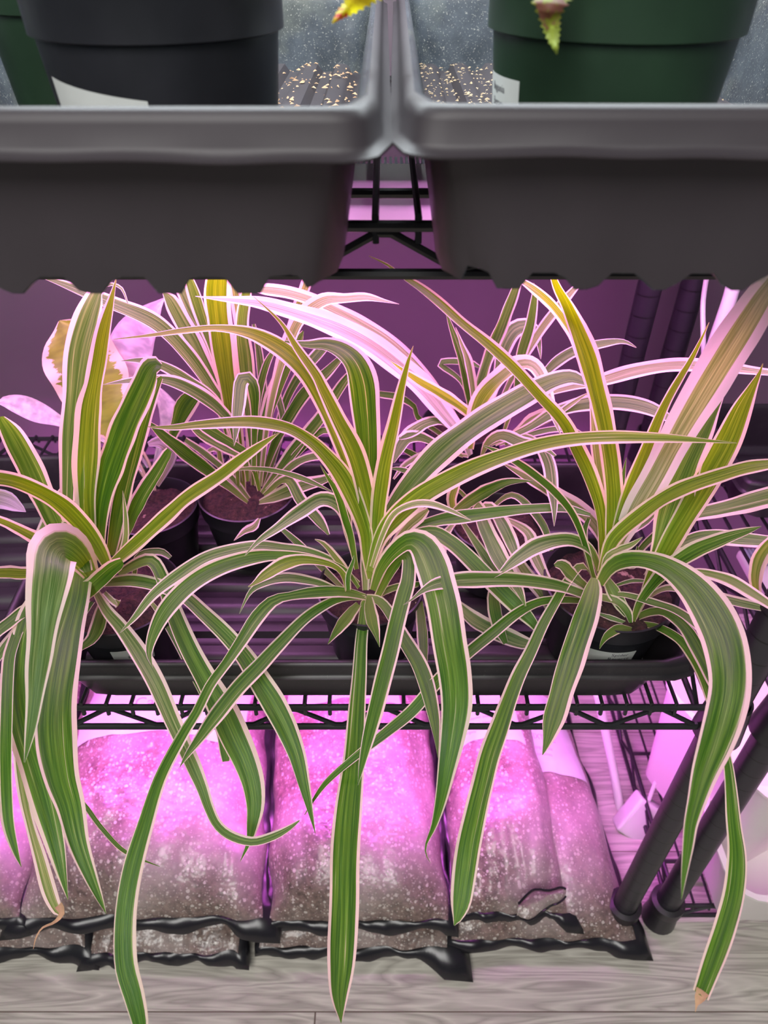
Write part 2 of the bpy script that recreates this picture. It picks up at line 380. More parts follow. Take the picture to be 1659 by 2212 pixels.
# ---------------------------------------------------------------- grow lights
def grow_light(label, x0, x1, y0, y1, zb, colour, power, strip, skirt=0):
    t = thing('grow_light', label, 'grow light', ((x0 + x1) / 2, (y0 + y1) / 2, zb)); w, d = (x1 - x0) / 2, (y1 - y0) / 2
    m = MB(); m.box(-w, w, -d, d, 0, .012, .004); m.build('housing', WHITE, t)
    m = MB(); m.box(-w, w, -d * .42, d * .42, .012, .020, .003); m.build('driver_cover', WHITE, t)
    m = MB(); nn = int(2 * w / .0045)
    for i in range(nn): m.box(-w + .004 + i * .0045, -w + .004 + i * .0045 + .0022, d * .5, d * .92, .0118, .0175)
    m.build('cooling_fins', simple('pale_blue_aluminium', (.45, .55, .62), .3, .6, .1), t, False)
    if skirt: m = MB(); m.box(-w, w, -d, -d + .002, -skirt, .002); m.build('light_cutoff_skirt', WHITE, t, False)  # unseen skirt, added to cut off the light thrown forward
    m = MB(); m.box(-w + .01, w - .01, -d + .006, (d - .008) if not skirt else -d + .026, -.003, .0005)
    m.build('light_panel', emit('grow_led_' + strip, colour, power), t, False)
    return t
grow_light('white grow light hung under the upper shelf above the spider plants', -.40, .38,   .54, .66, CAMZ - .175, PINK, 12, 'upper')
for xa, xb in ((-.42, -.035), (.035, .30)):  # two unseen bars, added to bring pink light onto the front plants
    grow_light('slim unseen grow light bar added to light the front plants, ' + ('under the left tray' if xa < 0 else 'under the right tray'), xa, xb, .440, .505, CAMZ - .150, PINK, 17, 'upper bar')
grow_light('grow light hung under the lower shelf, lighting the bags of potting mix', -.52, .275, .480, .60, CAMZ - .590, PINK2, 125, 'lower', .050)
grow_light('grow light hung under the shelf of the neighbouring rack, above the white bins', .42, 1.15, .50, .62, CAMZ - .590, (1.0, .42, 1.0), 12, 'neighbour')
grow_light('white grow light above the upper trays', -.34, .34, .45, .69, CAMZ + .25, (.88, .97, 1.0), 17, 'top')
# ---------------------------------------------------------------- pots
def pot(parent, r, h, mat, soil=True, collar=.018):
    collar = .034 if h > .09 else .018
    m = MB(); rb = r * parent.get('pot_taper', .76)
    m.lathe([(0, .001), (rb - .003, .001), (rb, .003), (r * .94, h - collar), (r * .985, h - collar + .001), (r, h - .001), (r + .0006, h), (r - .0008, h + .0006), (r - .002, h - .001), (r * .955 - .001, h - collar), (rb - .002, .004), (0, .004)], 56)
    m.build('pot', mat, parent)
    if soil:
        bm = bmesh.new(); R = r * .95; n = 36; V = []; F = []
        for i in range(9):
            for j in range(n):
                q = 2 * math.pi * j / n; rr = R * (i + .001) / 8; x, y = rr * math.cos(q), rr * math.sin(q)
                V.append((x, y, h - .012 + .006 * noise.noise(Vector((x * 70 + r * 99, y * 70, h * 9))) + .004 * (1 - i / 8)))
        for i in range(8):
            for j in range(n): F.append([i * n + j, i * n + (j + 1) % n, (i + 1) * n + (j + 1) % n, (i + 1) * n + j])
        bm.free(); pyd('soil', V, F, SOIL, parent, True)
def sticker(parent, r0, r1, z0, z1, a0, a1, tilt, lines, size, flat=0):
    """a curved paper label on the tapered wall; lines printed on it"""
    V = []; F = []; n = 18; a0, a1 = math.radians(a0), math.radians(a1)
    R_, H_ = parent['pot_r'], parent['pot_height']; rb_ = R_ * parent.get('pot_taper', .76)
    def rr(z): return rb_ + (R_ * .94 - rb_) * (z - .003) / (H_ - .021) + .0007
    def P(u, v, o=0):
        a = a0 + (a1 - a0) * u; z = z0 + (z1 - z0) * v + tilt * (u - .5); return Vector(((rr(z) + o) * math.cos(a), (rr(z) + o) * math.sin(a), z))
    for o in (0, .0003):
        for i in range(n + 1):
            for j in range(4): V.append(P(i / n, j / 3, o))
    k = (n + 1) * 4
    for i in range(n):
        for j in range(3): q = i * 4 + j; F += [[q, q + 4, q + 5, q + 1], [k + q, k + q + 1, k + q + 5, k + q + 4]]
    s = pyd('sticker_label', V, F, LABEL, parent, True)
    wid = abs(a1 - a0) * rr((z0 + z1) / 2)
    for i, (tx, u, v) in enumerate(lines):
        text(s, tx, 'lettering', (0, 0, 0), size, INK, align='CENTER', bend=lambda c, u=u, v=v: P(u + c.x / wid, v + c.y / (z1 - z0), .0004 + c.z * .2))
def potted(name, label, cat, x, y, z, r, h, mat, group=None, soil=True, taper=.76):
    t = thing(name, label, cat, (x, y, z), 0, group); t['pot_height'] = h; t['pot_r'] = r; t['pot_taper'] = taper; pot(t, r, h, mat, soil); return t
# ---------------------------------------------------------------- leaves
def cr(P, t):
    n = len(P) - 1; i = min(n - 1, int(t)); f = t - i
    p0, p1, p2, p3 = P[max(0, i - 1)], P[i], P[i + 1], P[min(n, i + 2)]
    return [.5 * ((2 * b) + (c - a) * f + (2 * a - 5 * b + 4 * c - d) * f * f + (3 * b - a - 3 * c + d) * f ** 3) for a, b, c, d in zip(p0, p1, p2, p3)]
def leaf(parent, pts, d0, d1, dm=None, mat=None, name='leaf', fold=.30, lab=None, seed=None, blend=.45):
    R = random.Random(seed if seed is not None else int(pts[0][0] * 7 + pts[-1][1] * 3))
    has_d = len(pts[0]) == 4; n0 = len(pts) - 1; raw = [cr(pts, n0 * i / 160.0) for i in range(161)]
    S = [0]
    for i in range(160): S.append(S[-1] + math.hypot(raw[i + 1][0] - raw[i][0], raw[i + 1][1] - raw[i][1]))
    L = S[-1]; N = max(12, min(60, int(L / 11)))
    if dm is None: dm = (d0 + d1) / 2
    dc = 2 * dm - (d0 + d1) / 2
    mid = []; wid = []; k = 0
    for i in range(N + 1):
        s = L * i / N
        while k < 159 and S[k + 1] < s: k += 1
        f = (s - S[k]) / max(1e-6, S[k + 1] - S[k]); q = [a + (b - a) * f for a, b in zip(raw[k], raw[k + 1])]
        u = i / N; d = (1 - u) ** 2 * d0 + 2 * u * (1 - u) * dc + u * u * d1
        if has_d: d = q[3]
        mid.append(ray(q[0], q[1], d)); wid.append(max(.4, q[2]) / 2 * d / FP)
    lat = []
    for i in range(N + 1):
        T = (mid[min(N, i + 1)] - mid[max(0, i - 1)]).normalized(); V = (mid[i] - CAM).normalized()
        lc = T.cross(V).normalized(); lp = T.cross(Vector((0, 0, 1)))
        if lp.length > .15:
            lp.normalize()
            if lp.dot(lc) < 0: lp = -lp
            l = (lc * (1 - blend) + lp * blend)
        else: l = lc
        l = (l - T * l.dot(T)).normalized()
        if lat and l.dot(lat[-1][1]) < 0: l = -l
        lat.append((T, l, lc))
    sm = []
    for i in range(N + 1):
        a = Vector()
        for j in range(max(0, i - 3), min(N, i + 3) + 1): a += lat[j][1]
        T = lat[i][0]; a = (a - T * a.dot(T)).normalized(); sm.append(a)
    Vt = []; F = []; uv = []; M = 9; ph = R.uniform(0, 9)
    for i in range(N + 1):
        T, _, lc = lat[i]; l = sm[i]; nn = l.cross(T).normalized()
        if nn.dot(mid[i] - CAM) > 0: nn = -nn      # side that looks at the viewer
        up = nn
        pr = max(.62, abs(l.dot(lc))); hw = wid[i] / pr; u_ = i / N
        fo = fold * (1 - .55 * u_)
        for j in range(M):
            x = -1 + 2 * j / (M - 1)
            zz = (abs(x) ** 1.3 - .45) * fo * hw + .05 * hw * math.sin(x * 7 + ph) + .10 * hw * x * math.sin(u_ * 9 + ph)
            zz += .06 * hw * (abs(x) ** 3) * math.sin(u_ * 34 + ph + x * 2)
            Vt.append(mid[i] + l * (x * hw * (1 + .03 * math.sin(u_ * 23 + ph + x))) + up * zz); uv.append((j / (M - 1), u_ * L / 600.0 if L > 90 else u_ * .4 + .2))
    for i in range(N):
        for j in range(M - 1): q = i * M + j; F.append([q, q + 1, q + M + 1, q + M])
    inv = Vector(parent.location) if parent else Vector()
    o = pyd(name, [v - inv for v in Vt], F, mat or LEAFA, parent, True, uv)
    if lab: o['label'] = lab
    return o
# ---------------------------------------------------------------- spider plants
FLZ = ZL + .007
A_, B_, C_, G_ = LEAFA, LEAFB, LEAFC, LEAFG
G1 = 'spider plants in the tray on the lower shelf'
L = potted('spider_plant', 'front spider plant nearest the empty tray, with one tall yellow-green pointed leaf', 'houseplant', -.222, .418, FLZ, .049, .078, POTB, G1)
sticker(L, 0, 0, .033, .054, -92, -50, .0, [('Spider', .62, .72), ('Reverse', .62, .44)], .0050)
M = potted('spider_plant', 'middle front spider plant, a long narrow leaf hanging straight down past the bags', 'houseplant', -.012, .424, FLZ, .045, .078, POTB, G1)
Rp = potted('spider_plant', 'front spider plant in the widest pot, broad striped leaf arching down across the posts', 'houseplant', .192, .4245, FLZ, .0555, .082, POTB, G1)
sticker(Rp, 0, 0, .030, .051, -116, -72, .0, [('Spider', .66, .74), ('Reverse', .66, .46)], .0055)
Q = potted('spider_plant', 'spider plant in the rearmost pot behind the tray, upright leaves against the dark wall', 'houseplant', .090, .690, ZL - .002, .046, .080, POTB, G1)
Q2 = potted('spider_plant', 'small spider plant between the centre and the right front ones, label on its pot', 'houseplant', .108, .512, FLZ, .044, .074, POTB, G1)
sticker(Q2, .033, .042, .030, .052, -112, -62, .0, [('Spider', .35, .72), ('Reverse', .35, .34)], .0052)
Bk = potted('spider_plant', 'back row spider plant with a bright yellow-green upright leaf, behind the left half', 'houseplant', -.136, .555, FLZ, .048, .078, POTB, G1)
H = potted('variegated_houseplant', 'broad leaved plant with cream edged oval leaf, behind the tall pointed leaf', 'houseplant', -.226, .535, FLZ, .044, .076, POTB)
def grp(par, data):
    for e in data:
        pts, d0, d1 = e[0], e[1], e[2]; kw = e[3] if len(e) > 3 else {}
        leaf(par, pts, d0, d1, **kw)
grp(L, [
 ([(172,1215,18),(150,1150,24),(146,1080,28),(151,950,40),(160,850,46),(170,760,60),(185,700,58),(203,650,42),(215,625,22),(235,614,8),(262,622,6),(276,655,3)], .59, .50, dict(mat=B_)),
 ([(197,1215,24),(190,1150,34),(186,1086,40),(186,1020,52),(190,950,60),(195,884,52),(203,833,38),(212,783,35),(224,715,30),(240,648,13),(252,598,1)], .575, .47, dict(mat=G_)),
 ([(215,1210,20),(214,1140,32),(219,1086,38),(235,1019,50),(258,951,60),(286,884,62),(310,833,60),(322,806,54),(335,790,40),(348,792,14)], .58, .49, dict(fold=.1)),
 ([(240,1200,20),(250,1150,28),(262,1090,36),(290,980,36),(318,880,34),(340,830,22),(350,815,8)], .595, .52),
 ([(255,1195,16),(275,1140,24),(300,1080,32),(338,1019,30),(362,980,22),(366,972,14)], .60, .56),
 ([(232,1228,16),(268,1198,26),(304,1167,30),(371,1106,34),(405,1076,34),(473,1030,30),(523,992,24),(570,958,14),(605,934,1)], .575, .48, dict(mat=G_)),
 ([(234,1225,22),(215,1185,32),(180,1135,40),(140,1095,40),(95,1065,36),(45,1043,34),(0,1032,34),(-50,1030,34)], .575, .44, dict(mat=G_, blend=.2)),
 ([(165,1205,22),(125,1140,38),(90,1065,50),(55,990,54),(25,935,44),(5,905,26),(2,900,16)], .60, .50, dict(mat=B_)),
 ([(150,1190,14),(100,1172,24),(60,1152,26),(20,1132,22),(-30,1112,20)], .60, .50, dict(mat=C_)),
 ([(165,1240,16),(120,1238,24),(60,1238,26),(25,1237,27),(-30,1236,24)], .59, .50, dict(mat=G_)),
 ([(205,1255,26,.575),(180,1212,56,.545),(152,1186,88,.51),(130,1180,104,.478),(114,1196,102,.462),(107,1240,93,.450),(99,1300,78,.442),(90,1370,60,.436),(82,1440,50,.430),(75,1506,36,.426),(65,1580,22,.422),(53,1647,2,.42)], .57, .42, dict(mat=B_, fold=.06, blend=.05)),
 ([(200,1235,22),(178,1235,46),(168,1290,50),(150,1360,58),(135,1440,72),(122,1530,80),(123,1600,82),(135,1680,70),(152,1740,58),(170,1820,42),(195,1890,28),(215,1940,14),(229,1973,1)], .575, .43, dict(dm=.47)),
 ([(175,1260,16),(110,1270,26),(70,1310,36),(48,1370,42),(38,1440,48),(36,1500,54),(50,1580,58),(75,1660,58),(98,1740,54),(118,1820,40),(134,1890,20),(147,1944,1)], .585, .46, dict(dm=.50)),
 ([(150,1285,12),(60,1330,20),(25,1400,24),(16,1460,26),(13,1540,26),(11,1640,28),(12,1710,26),(18,1780,24),(32,1835,14),(46,1873,1)], .59, .45, dict(dm=.49)),
 ([(170,1270,12),(110,1285,20),(60,1315,26),(20,1345,26),(-30,1385,22)], .59, .52),
 ([(170,1280,10),(110,1310,14),(50,1350,20),(15,1390,22),(-20,1440,18)], .59, .53, dict(mat=B_)),
 ([(180,1275,10),(90,1330,12),(50,1420,14),(35,1540,18),(40,1640,20),(52,1720,22),(65,1780,20),(85,1850,26),(105,1920,30),(122,1962,22),(134,1975,10)], .60, .47, dict(mat=C_)),
 ([(126,1955,16),(134,1972,12),(118,1992,6),(92,2004,4),(78,2025,3),(72,2050,1)], .47, .46, dict(mat=DRY, lab='withered brown curling leaf tip', name='dried_leaf_tip')),
 ([(150,1300,8),(60,1480,8),(40,1640,10),(60,1700,16),(120,1712,14),(172,1730,11),(220,1790,10),(270,1840,9),(345,1872,1)], .61, .53),
 ([(205,1275,14),(232,1320,24),(262,1355,30),(300,1410,38),(340,1480,38),(375,1560,36),(395,1605,34),(418,1655,32),(437,1700,26),(452,1745,22),(470,1782,20),(500,1806,20),(545,1818,18),(590,1806,18),(625,1788,12),(647,1772,3)], .58, .49, dict(mat=B_, dm=.49)),
 ([(255,1240,14),(300,1215,24),(330,1212,28),(352,1250,30),(375,1320,36),(410,1400,42),(450,1475,48),(485,1540,60),(508,1590,62),(530,1640,56),(546,1690,48),(552,1740,38),(546,1785,26),(538,1820,12),(519,1861,1)], .585, .50, dict(dm=.535)),
 ([(325,1300,8),(355,1340,14),(392,1405,18),(425,1470,18),(470,1560,20),(486,1625,22),(488,1645,16)], .60, .57),
 ([(222,1262,12),(252,1256,22),(290,1254,28),(340,1264,28),(395,1286,30),(440,1325,32),(490,1372,36),(530,1420,42),(560,1470,48),(592,1520,52),(618,1570,48),(641,1630,38),(656,1690,26),(668,1740,15),(681,1800,1)], .58, .50, dict(dm=.535)),
 ([(160,1300,14),(175,1286,34),(205,1260,38),(238,1230,34),(258,1216,26),(264,1212,18)], .58, .53, dict(blend=.1)),
 ([(150,1250,10),(165,1225,30),(180,1215,36),(190,1235,20)], .58, .54, dict(mat=B_)),
 ([(225,1300,22),(212,1350,32),(200,1378,26),(175,1400,12),(158,1416,4)], .585, .53),
 ([(200,1300,10),(170,1340,14),(155,1355,12)], .585, .55),
 ([(170,1205,14),(166,1150,22),(172,1090,18),(178,1040,10),(181,1001,1)], .575, .54),
 ([(262,1200,14),(272,1160,14),(271,1110,10),(265,1060,1)], .58, .56, dict(mat=C_)),
 ([(290,1245,10),(300,1200,14),(345,1192,16),(368,1205,10)], .61, .60, dict(mat=B_)),
 ([(70,1210,8),(85,1160,18),(108,1110,24),(135,1060,14)], .64, .62, dict(mat=C_)),
 ([(225,1280,10),(245,1300,14),(258,1305,12),(250,1296,4)], .58, .56, dict(mat=C_)),
])
grp(M, [
 ([(805,1210,18),(803,1140,24),(772,1050,30),(737,960,36),(707,890,38),(668,815,42),(625,768,42),(580,738,36),(530,718,26),(467,709,16),(400,714,14),(330,724,9),(245,733,1)], .595, .47, dict(mat=G_)),
 ([(815,1220,20),(808,1150,30),(795,1090,38),(768,985,44),(727,901,36),(697,840,30),(680,806,26),(640,750,17),(605,695,8),(548,641,1)], .585, .46, dict(mat=G_)),
 ([(800,1250,16),(792,1200,24),(788,1150,34),(768,1090,42),(738,1030,44),(703,985,34),(668,952,28),(620,925,26),(560,914,28),(500,913,27),(430,918,20),(370,924,13),(318,922,1)], .58, .47, dict(mat=G_)),
 ([(808,1200,22),(802,1130,34),(798,1030,44),(795,950,54),(790,884,62),(783,826,66),(768,785,62),(742,758,46),(705,744,30),(662,744,18),(615,737,4)], .605, .50, dict(fold=.08)),
 ([(812,1200,18),(815,1130,32),(828,1019,38),(850,918,30),(866,843,20),(881,783,10),(893,747,1)], .575, .50, dict(mat=G_, fold=.45)),
 ([(812,1200,16),(830,1135,30),(862,1080,44),(910,1020,54),(965,965,58),(1025,920,58),(1085,882,58),(1140,850,54),(1190,825,42),(1230,815,32),(1255,822,20),(1280,836,2)], .60, .52, dict(mat=B_, fold=.15)),
 ([(800,1235,18),(822,1165,30),(852,1125,44),(905,1078,46),(960,1045,44),(1030,1010,40),(1110,980,37),(1180,960,33),(1250,949,30),(1330,945,28),(1430,947,20),(1520,952,9),(1592,957,1)], .57, .44, dict(mat=G_, fold=.5)),
 ([(803,1225,9),(825,1160,12),(850,1112,15),(885,1092,17),(925,1088,18),(970,1102,12),(1018,1124,1)], .56, .50, dict(mat=C_)),
 ([(805,1275,16),(822,1228,26),(850,1190,34),(885,1166,46),(915,1180,66),(935,1220,78),(946,1260,78),(958,1310,76),(970,1380,74),(982,1450,74),(986,1520,68),(978,1590,54),(966,1660,40),(952,1730,26),(937,1785,13),(921,1822,5),(920,1845,3),(930,1864,1)], .58, .44, dict(dm=.46, fold=.1, blend=.15)),
 ([(815,1290,14),(850,1225,24),(880,1200,28),(882,1250,32),(872,1290,36),(855,1355,38),(840,1420,38),(820,1500,38),(802,1570,31),(785,1640,18),(773,1696,1)], .59, .45, dict(dm=.50)),
 ([(795,1290,10),(788,1300,16),(786,1335,24),(780,1390,28),(776,1460,32),(772,1520,36),(765,1630,46),(753,1740,58),(746,1850,64),(742,1980,64),(738,2080,60),(733,2150,40),(737,2210,2)], .59, .41, dict(fold=.35)),
 ([(790,1290,14),(740,1279,24),(680,1281,27),(625,1289,20),(590,1299,28),(555,1335,34),(522,1385,28),(488,1435,22),(455,1480,22),(425,1540,22),(397,1585,24),(347,1680,28),(315,1780,34),(287,1880,44),(271,1980,46),(272,2080,46),(290,2150,42),(303,2205,34),(308,2250,20)], .59, .40, dict(dm=.46)),
 ([(790,1292,10),(750,1292,14),(712,1302,20),(660,1336,24),(600,1396,30),(560,1440,34),(510,1492,36),(470,1542,34),(435,1590,24),(405,1630,12),(388,1658,1)], .59, .46, dict(fold=.4)),
 ([(765,1200,12),(752,1150,20),(745,1110,28),(722,1085,32),(690,1080,32),(650,1105,32),(600,1140,22),(560,1168,12),(528,1201,1)], .59, .52, dict(mat=B_)),
 ([(775,1260,9),(720,1213,14),(660,1190,20),(610,1183,22),(560,1178,24),(500,1188,26),(440,1207,28),(380,1246,27),(330,1286,22),(290,1335,13),(259,1367,1)], .59, .49, dict(mat=B_)),
 ([(775,1270,8),(740,1228,12),(670,1205,16),(600,1200,22),(540,1206,32),(470,1228,38),(410,1264,42),(363,1312,38),(334,1365,27),(322,1410,14),(330,1442,1)], .585, .47),
 ([(752,1275,14),(747,1252,18),(730,1228,14),(700,1215,16),(650,1209,24),(610,1220,32),(575,1241,26),(550,1260,10),(536,1268,2)], .58, .52, dict(mat=G_)),
 ([(765,1285,8),(720,1270,12),(680,1257,18),(620,1248,24),(570,1259,19),(540,1280,10),(517,1326,1)], .60, .55, dict(mat=B_)),
 ([(775,1305,14),(762,1320,22),(745,1342,28),(725,1368,16),(708,1392,1)], .585, .53),
 ([(798,1290,14),(800,1315,26),(806,1345,28),(814,1372,14),(820,1398,1)], .585, .53),
 ([(790,1290,12),(820,1298,20),(845,1328,24),(870,1375,30),(903,1430,36),(925,1490,34),(938,1550,26),(944,1600,11),(946,1637,1)], .59, .47),
 ([(800,1260,10),(830,1200,16),(870,1168,22),(930,1152,32),(970,1170,36),(1010,1205,36),(1060,1255,38),(1110,1305,36),(1150,1345,22),(1168,1375,4)], .60, .57),
 ([(805,1250,10),(850,1175,14),(900,1140,20),(945,1125,26),(1000,1116,30),(1080,1106,26),(1150,1099,22),(1220,1098,20),(1275,1112,8)], .605, .58, dict(mat=A_)),
 ([(770,1230,10),(757,1160,16),(745,1120,18),(728,1065,15),(710,1035,8),(692,1005,1)], .585, .54),
 ([(765,1255,10),(742,1225,16),(722,1200,16),(700,1175,12),(680,1165,2)], .59, .56, dict(mat=C_)),
 ([(752,1275,10),(752,1245,12),(762,1215,8),(765,1200,2)], .575, .57),
 ([(810,1245,14),(850,1180,20),(880,1140,24),(905,1118,26),(925,1100,10)], .60, .57, dict(mat=C_)),
 ([(790,1275,14),(790,1210,24),(797,1150,26),(790,1110,10)], .60, .59, dict(mat=C_)),
 ([(815,1260,14),(835,1215,18),(860,1190,22),(890,1175,14)], .60, .57),
 ([(812,1290,10),(850,1270,16),(905,1262,12)], .60, .57),
 ([(835,1180,8),(845,1130,14),(832,1075,16),(828,1035,8)], .62, .62),
 ([(740,1270,10),(700,1230,16),(640,1170,16),(600,1135,8)], .62, .62),
 ([(905,1300,16),(912,1370,24),(915,1430,18)], .60, .56),
])
grp(Rp, [
 ([(1295,1240,12),(1277,1190,20),(1240,1168,28),(1200,1168,32),(1160,1180,38),(1120,1205,32),(1090,1230,15),(1067,1248,1)], .60, .53, dict(mat=B_)),
 ([(1300,1300,16),(1250,1280,22),(1190,1262,30),(1100,1252,32),(1010,1253,36),(950,1260,30),(915,1275,14),(890,1295,5),(871,1307,1)], .595, .47, dict(mat=B_)),
 ([(1284,1248,14),(1282,1275,38),(1270,1320,50),(1256,1365,54),(1240,1410,56),(1228,1450,54),(1212,1500,50),(1196,1555,46),(1183,1600,22),(1172,1631,2)], .57, .46, dict(mat=A_, blend=.1, fold=.12)),
 ([(1295,1262,20),(1315,1228,30),(1345,1210,38),(1390,1208,38),(1440,1224,48),(1490,1262,68),(1530,1312,84),(1560,1370,90),(1574,1430,90),(1575,1490,84),(1563,1550,78),(1545,1610,68),(1523,1670,54),(1505,1730,38),(1492,1780,28),(1486,1830,22),(1478,1890,12),(1472,1943,1)], .57, .34, dict(dm=.42, fold=.1, blend=.15)),
 ([(1540,1540,16),(1560,1600,18),(1572,1650,20),(1578,1700,24),(1584,1770,30),(1591,1850,38),(1585,1930,42),(1566,2000,44),(1546,2060,42),(1528,2110,38),(1513,2150,34)], .47, .38, dict(mat=A_)),
 ([(1518,2140,26),(1510,2158,18),(1505,2170,6),(1502,2186,1)], .38, .38, dict(mat=DRY, lab='brown dried leaf end', name='dried_leaf_tip')),
 ([(1366,1345,10),(1420,1355,17),(1465,1380,21),(1495,1415,24),(1518,1460,24),(1535,1510,22),(1548,1560,16)], .595, .47),
 ([(1366,1343,8),(1385,1330,14),(1412,1322,18),(1442,1326,20),(1478,1356,26),(1508,1405,30),(1535,1460,28),(1548,1500,16)], .595, .48),
 ([(1300,1288,8),(1345,1284,12),(1400,1298,16),(1460,1318,18),(1508,1352,20),(1540,1395,14)], .60, .50, dict(mat=B_)),
 ([(1372,1362,8),(1340,1358,20),(1316,1370,18),(1302,1386,9),(1295,1402,1)], .58, .54),
 ([(1302,1250,14),(1303,1180,22),(1297,1100,30),(1275,1030,32),(1245,968,32),(1215,910,27),(1165,855,25),(1110,795,26),(1055,745,26),(1000,700,24),(950,655,22),(905,620,18),(865,594,9),(835,571,5),(797,553,1)], .60, .40, dict(mat=G_, fold=.45)),
 ([(1312,1245,14),(1320,1180,24),(1326,1100,38),(1322,1020,40),(1312,950,42),(1295,870,44),(1275,790,44),(1250,720,38),(1226,660,28),(1205,622,18),(1192,590,10)], .59, .46, dict(mat=G_, fold=.4)),
 ([(1300,1230,12),(1302,1140,22),(1298,1050,26),(1287,960,22),(1280,880,12),(1275,830,2)], .60, .54, dict(mat=C_)),
 ([(1312,1230,12),(1335,1140,24),(1365,1050,32),(1400,963,28),(1439,871,20),(1492,779,12),(1516,730,6),(1532,696,1)], .59, .46, dict(mat=G_, fold=.5)),
 ([(1318,1235,18),(1335,1180,30),(1372,1105,52),(1415,1030,62),(1450,965,66),(1492,890,76),(1540,810,88),(1590,730,86),(1640,650,74),(1675,600,54),(1700,555,30)], .60, .345, dict(mat=LEAFP, fold=.12, blend=.2)),
 ([(1366,1345,8),(1392,1290,16),(1410,1230,26),(1425,1180,36),(1445,1120,60),(1470,1050,66),(1492,995,52),(1520,935,42),(1545,885,22),(1570,838,1)], .60, .49, dict(mat=B_)),
 ([(1366,1347,8),(1386,1300,16),(1410,1245,28),(1455,1160,46),(1500,1085,52),(1540,1015,56),(1575,950,56),(1602,885,42),(1625,838,22),(1640,808,9),(1648,785,1)], .59, .47, dict(mat=G_, fold=.35)),
 ([(1300,1235,18),(1318,1180,30),(1340,1150,34),(1385,1112,36),(1432,1078,36),(1490,1050,34),(1560,1027,30),(1620,1010,28),(1690,1000,22)], .58, .44, dict(mat=G_)),
 ([(1302,1240,12),(1312,1205,16),(1338,1188,18),(1365,1177,13),(1388,1160,1)], .575, .54, dict(mat=C_)),
 ([(1366,1350,8),(1380,1305,16),(1410,1262,24),(1445,1226,34),(1500,1190,38),(1560,1165,30),(1612,1148,15),(1645,1137,1)], .585, .48),
 ([(1400,1290,8),(1440,1240,10),(1490,1235,14),(1530,1240,20),(1575,1254,28),(1620,1280,28),(1680,1318,18)], .60, .48, dict(mat=C_)),
 ([(1400,1290,8),(1440,1270,14),(1500,1278,20),(1560,1292,22),(1620,1306,20),(1690,1322,10)], .61, .53, dict(mat=B_)),
 ([(1380,1270,10),(1430,1200,18),(1490,1168,26),(1540,1160,32),(1600,1166,32),(1690,1172,26)], .63, .56, dict(mat=B_)),
 ([(1340,1250,10),(1400,1170,16),(1480,1120,26),(1560,1100,36),(1640,1080,44),(1720,1060,40)], .64, .50, dict(mat=B_)),
 ([(1290,1262,8),(1281,1240,10),(1265,1180,13),(1238,1112,17),(1195,1060,20),(1140,1015,18),(1080,978,12),(1042,962,1)], .60, .52),
 ([(1310,1200,12),(1290,1140,30),(1250,1100,34),(1190,1062,30),(1130,1026,20),(1090,1003,4)], .65, .60, dict(mat=C_)),
 ([(1272,1235,8),(1255,1222,16),(1228,1252,20),(1200,1300,22),(1172,1350,24),(1145,1410,27),(1120,1460,32),(1098,1515,36),(1078,1572,42),(1058,1630,46),(1043,1690,48),(1028,1750,50),(1013,1820,52),(1003,1890,52),(995,1950,44),(986,1988,16),(981,1999,2)], .60, .43, dict(dm=.49)),
 ([(1275,1275,12),(1238,1245,28),(1212,1222,26),(1198,1222,8)], .60, .56, dict(mat=B_)),
 ([(1300,1290,16),(1332,1298,18),(1355,1320,18),(1363,1345,8)], .59, .575),
 ([(1310,1250,14),(1322,1275,28),(1340,1305,28),(1356,1330,14)], .59, .585),
 ([(1290,1325,6),(1320,1335,12),(1350,1345,8)], .59, .585, dict(mat=B_)),
 ([(1330,1265,6),(1365,1255,10),(1400,1256,6)], .60, .59),
 ([(1352,1225,6),(1372,1222,10),(1376,1195,9),(1377,1180,3)], .61, .60),
 ([(1330,1170,14),(1336,1090,18),(1346,1030,10),(1353,988,1)], .575, .55),
 ([(1270,1300,12),(1220,1296,17),(1165,1301,20),(1115,1326,24),(1060,1371,26),(1010,1412,26),(950,1466,28),(890,1536,27),(830,1586,24),(760,1641,16),(700,1696,12),(658,1760,1)], .60, .52, dict(mat=A_, dm=.52)),
 ([(1320,1215,14),(1345,1160,20),(1400,1120,20),(1440,1060,12)], .62, .58, dict(mat=B_)),
 ([(1300,1260,8),(1280,1240,12),(1262,1160,14),(1272,1120,8)], .62, .61),
 ([(1640,1300,8),(1632,1250,26),(1645,1200,34),(1680,1160,30)], .58, .50, dict(mat=C_)),
])
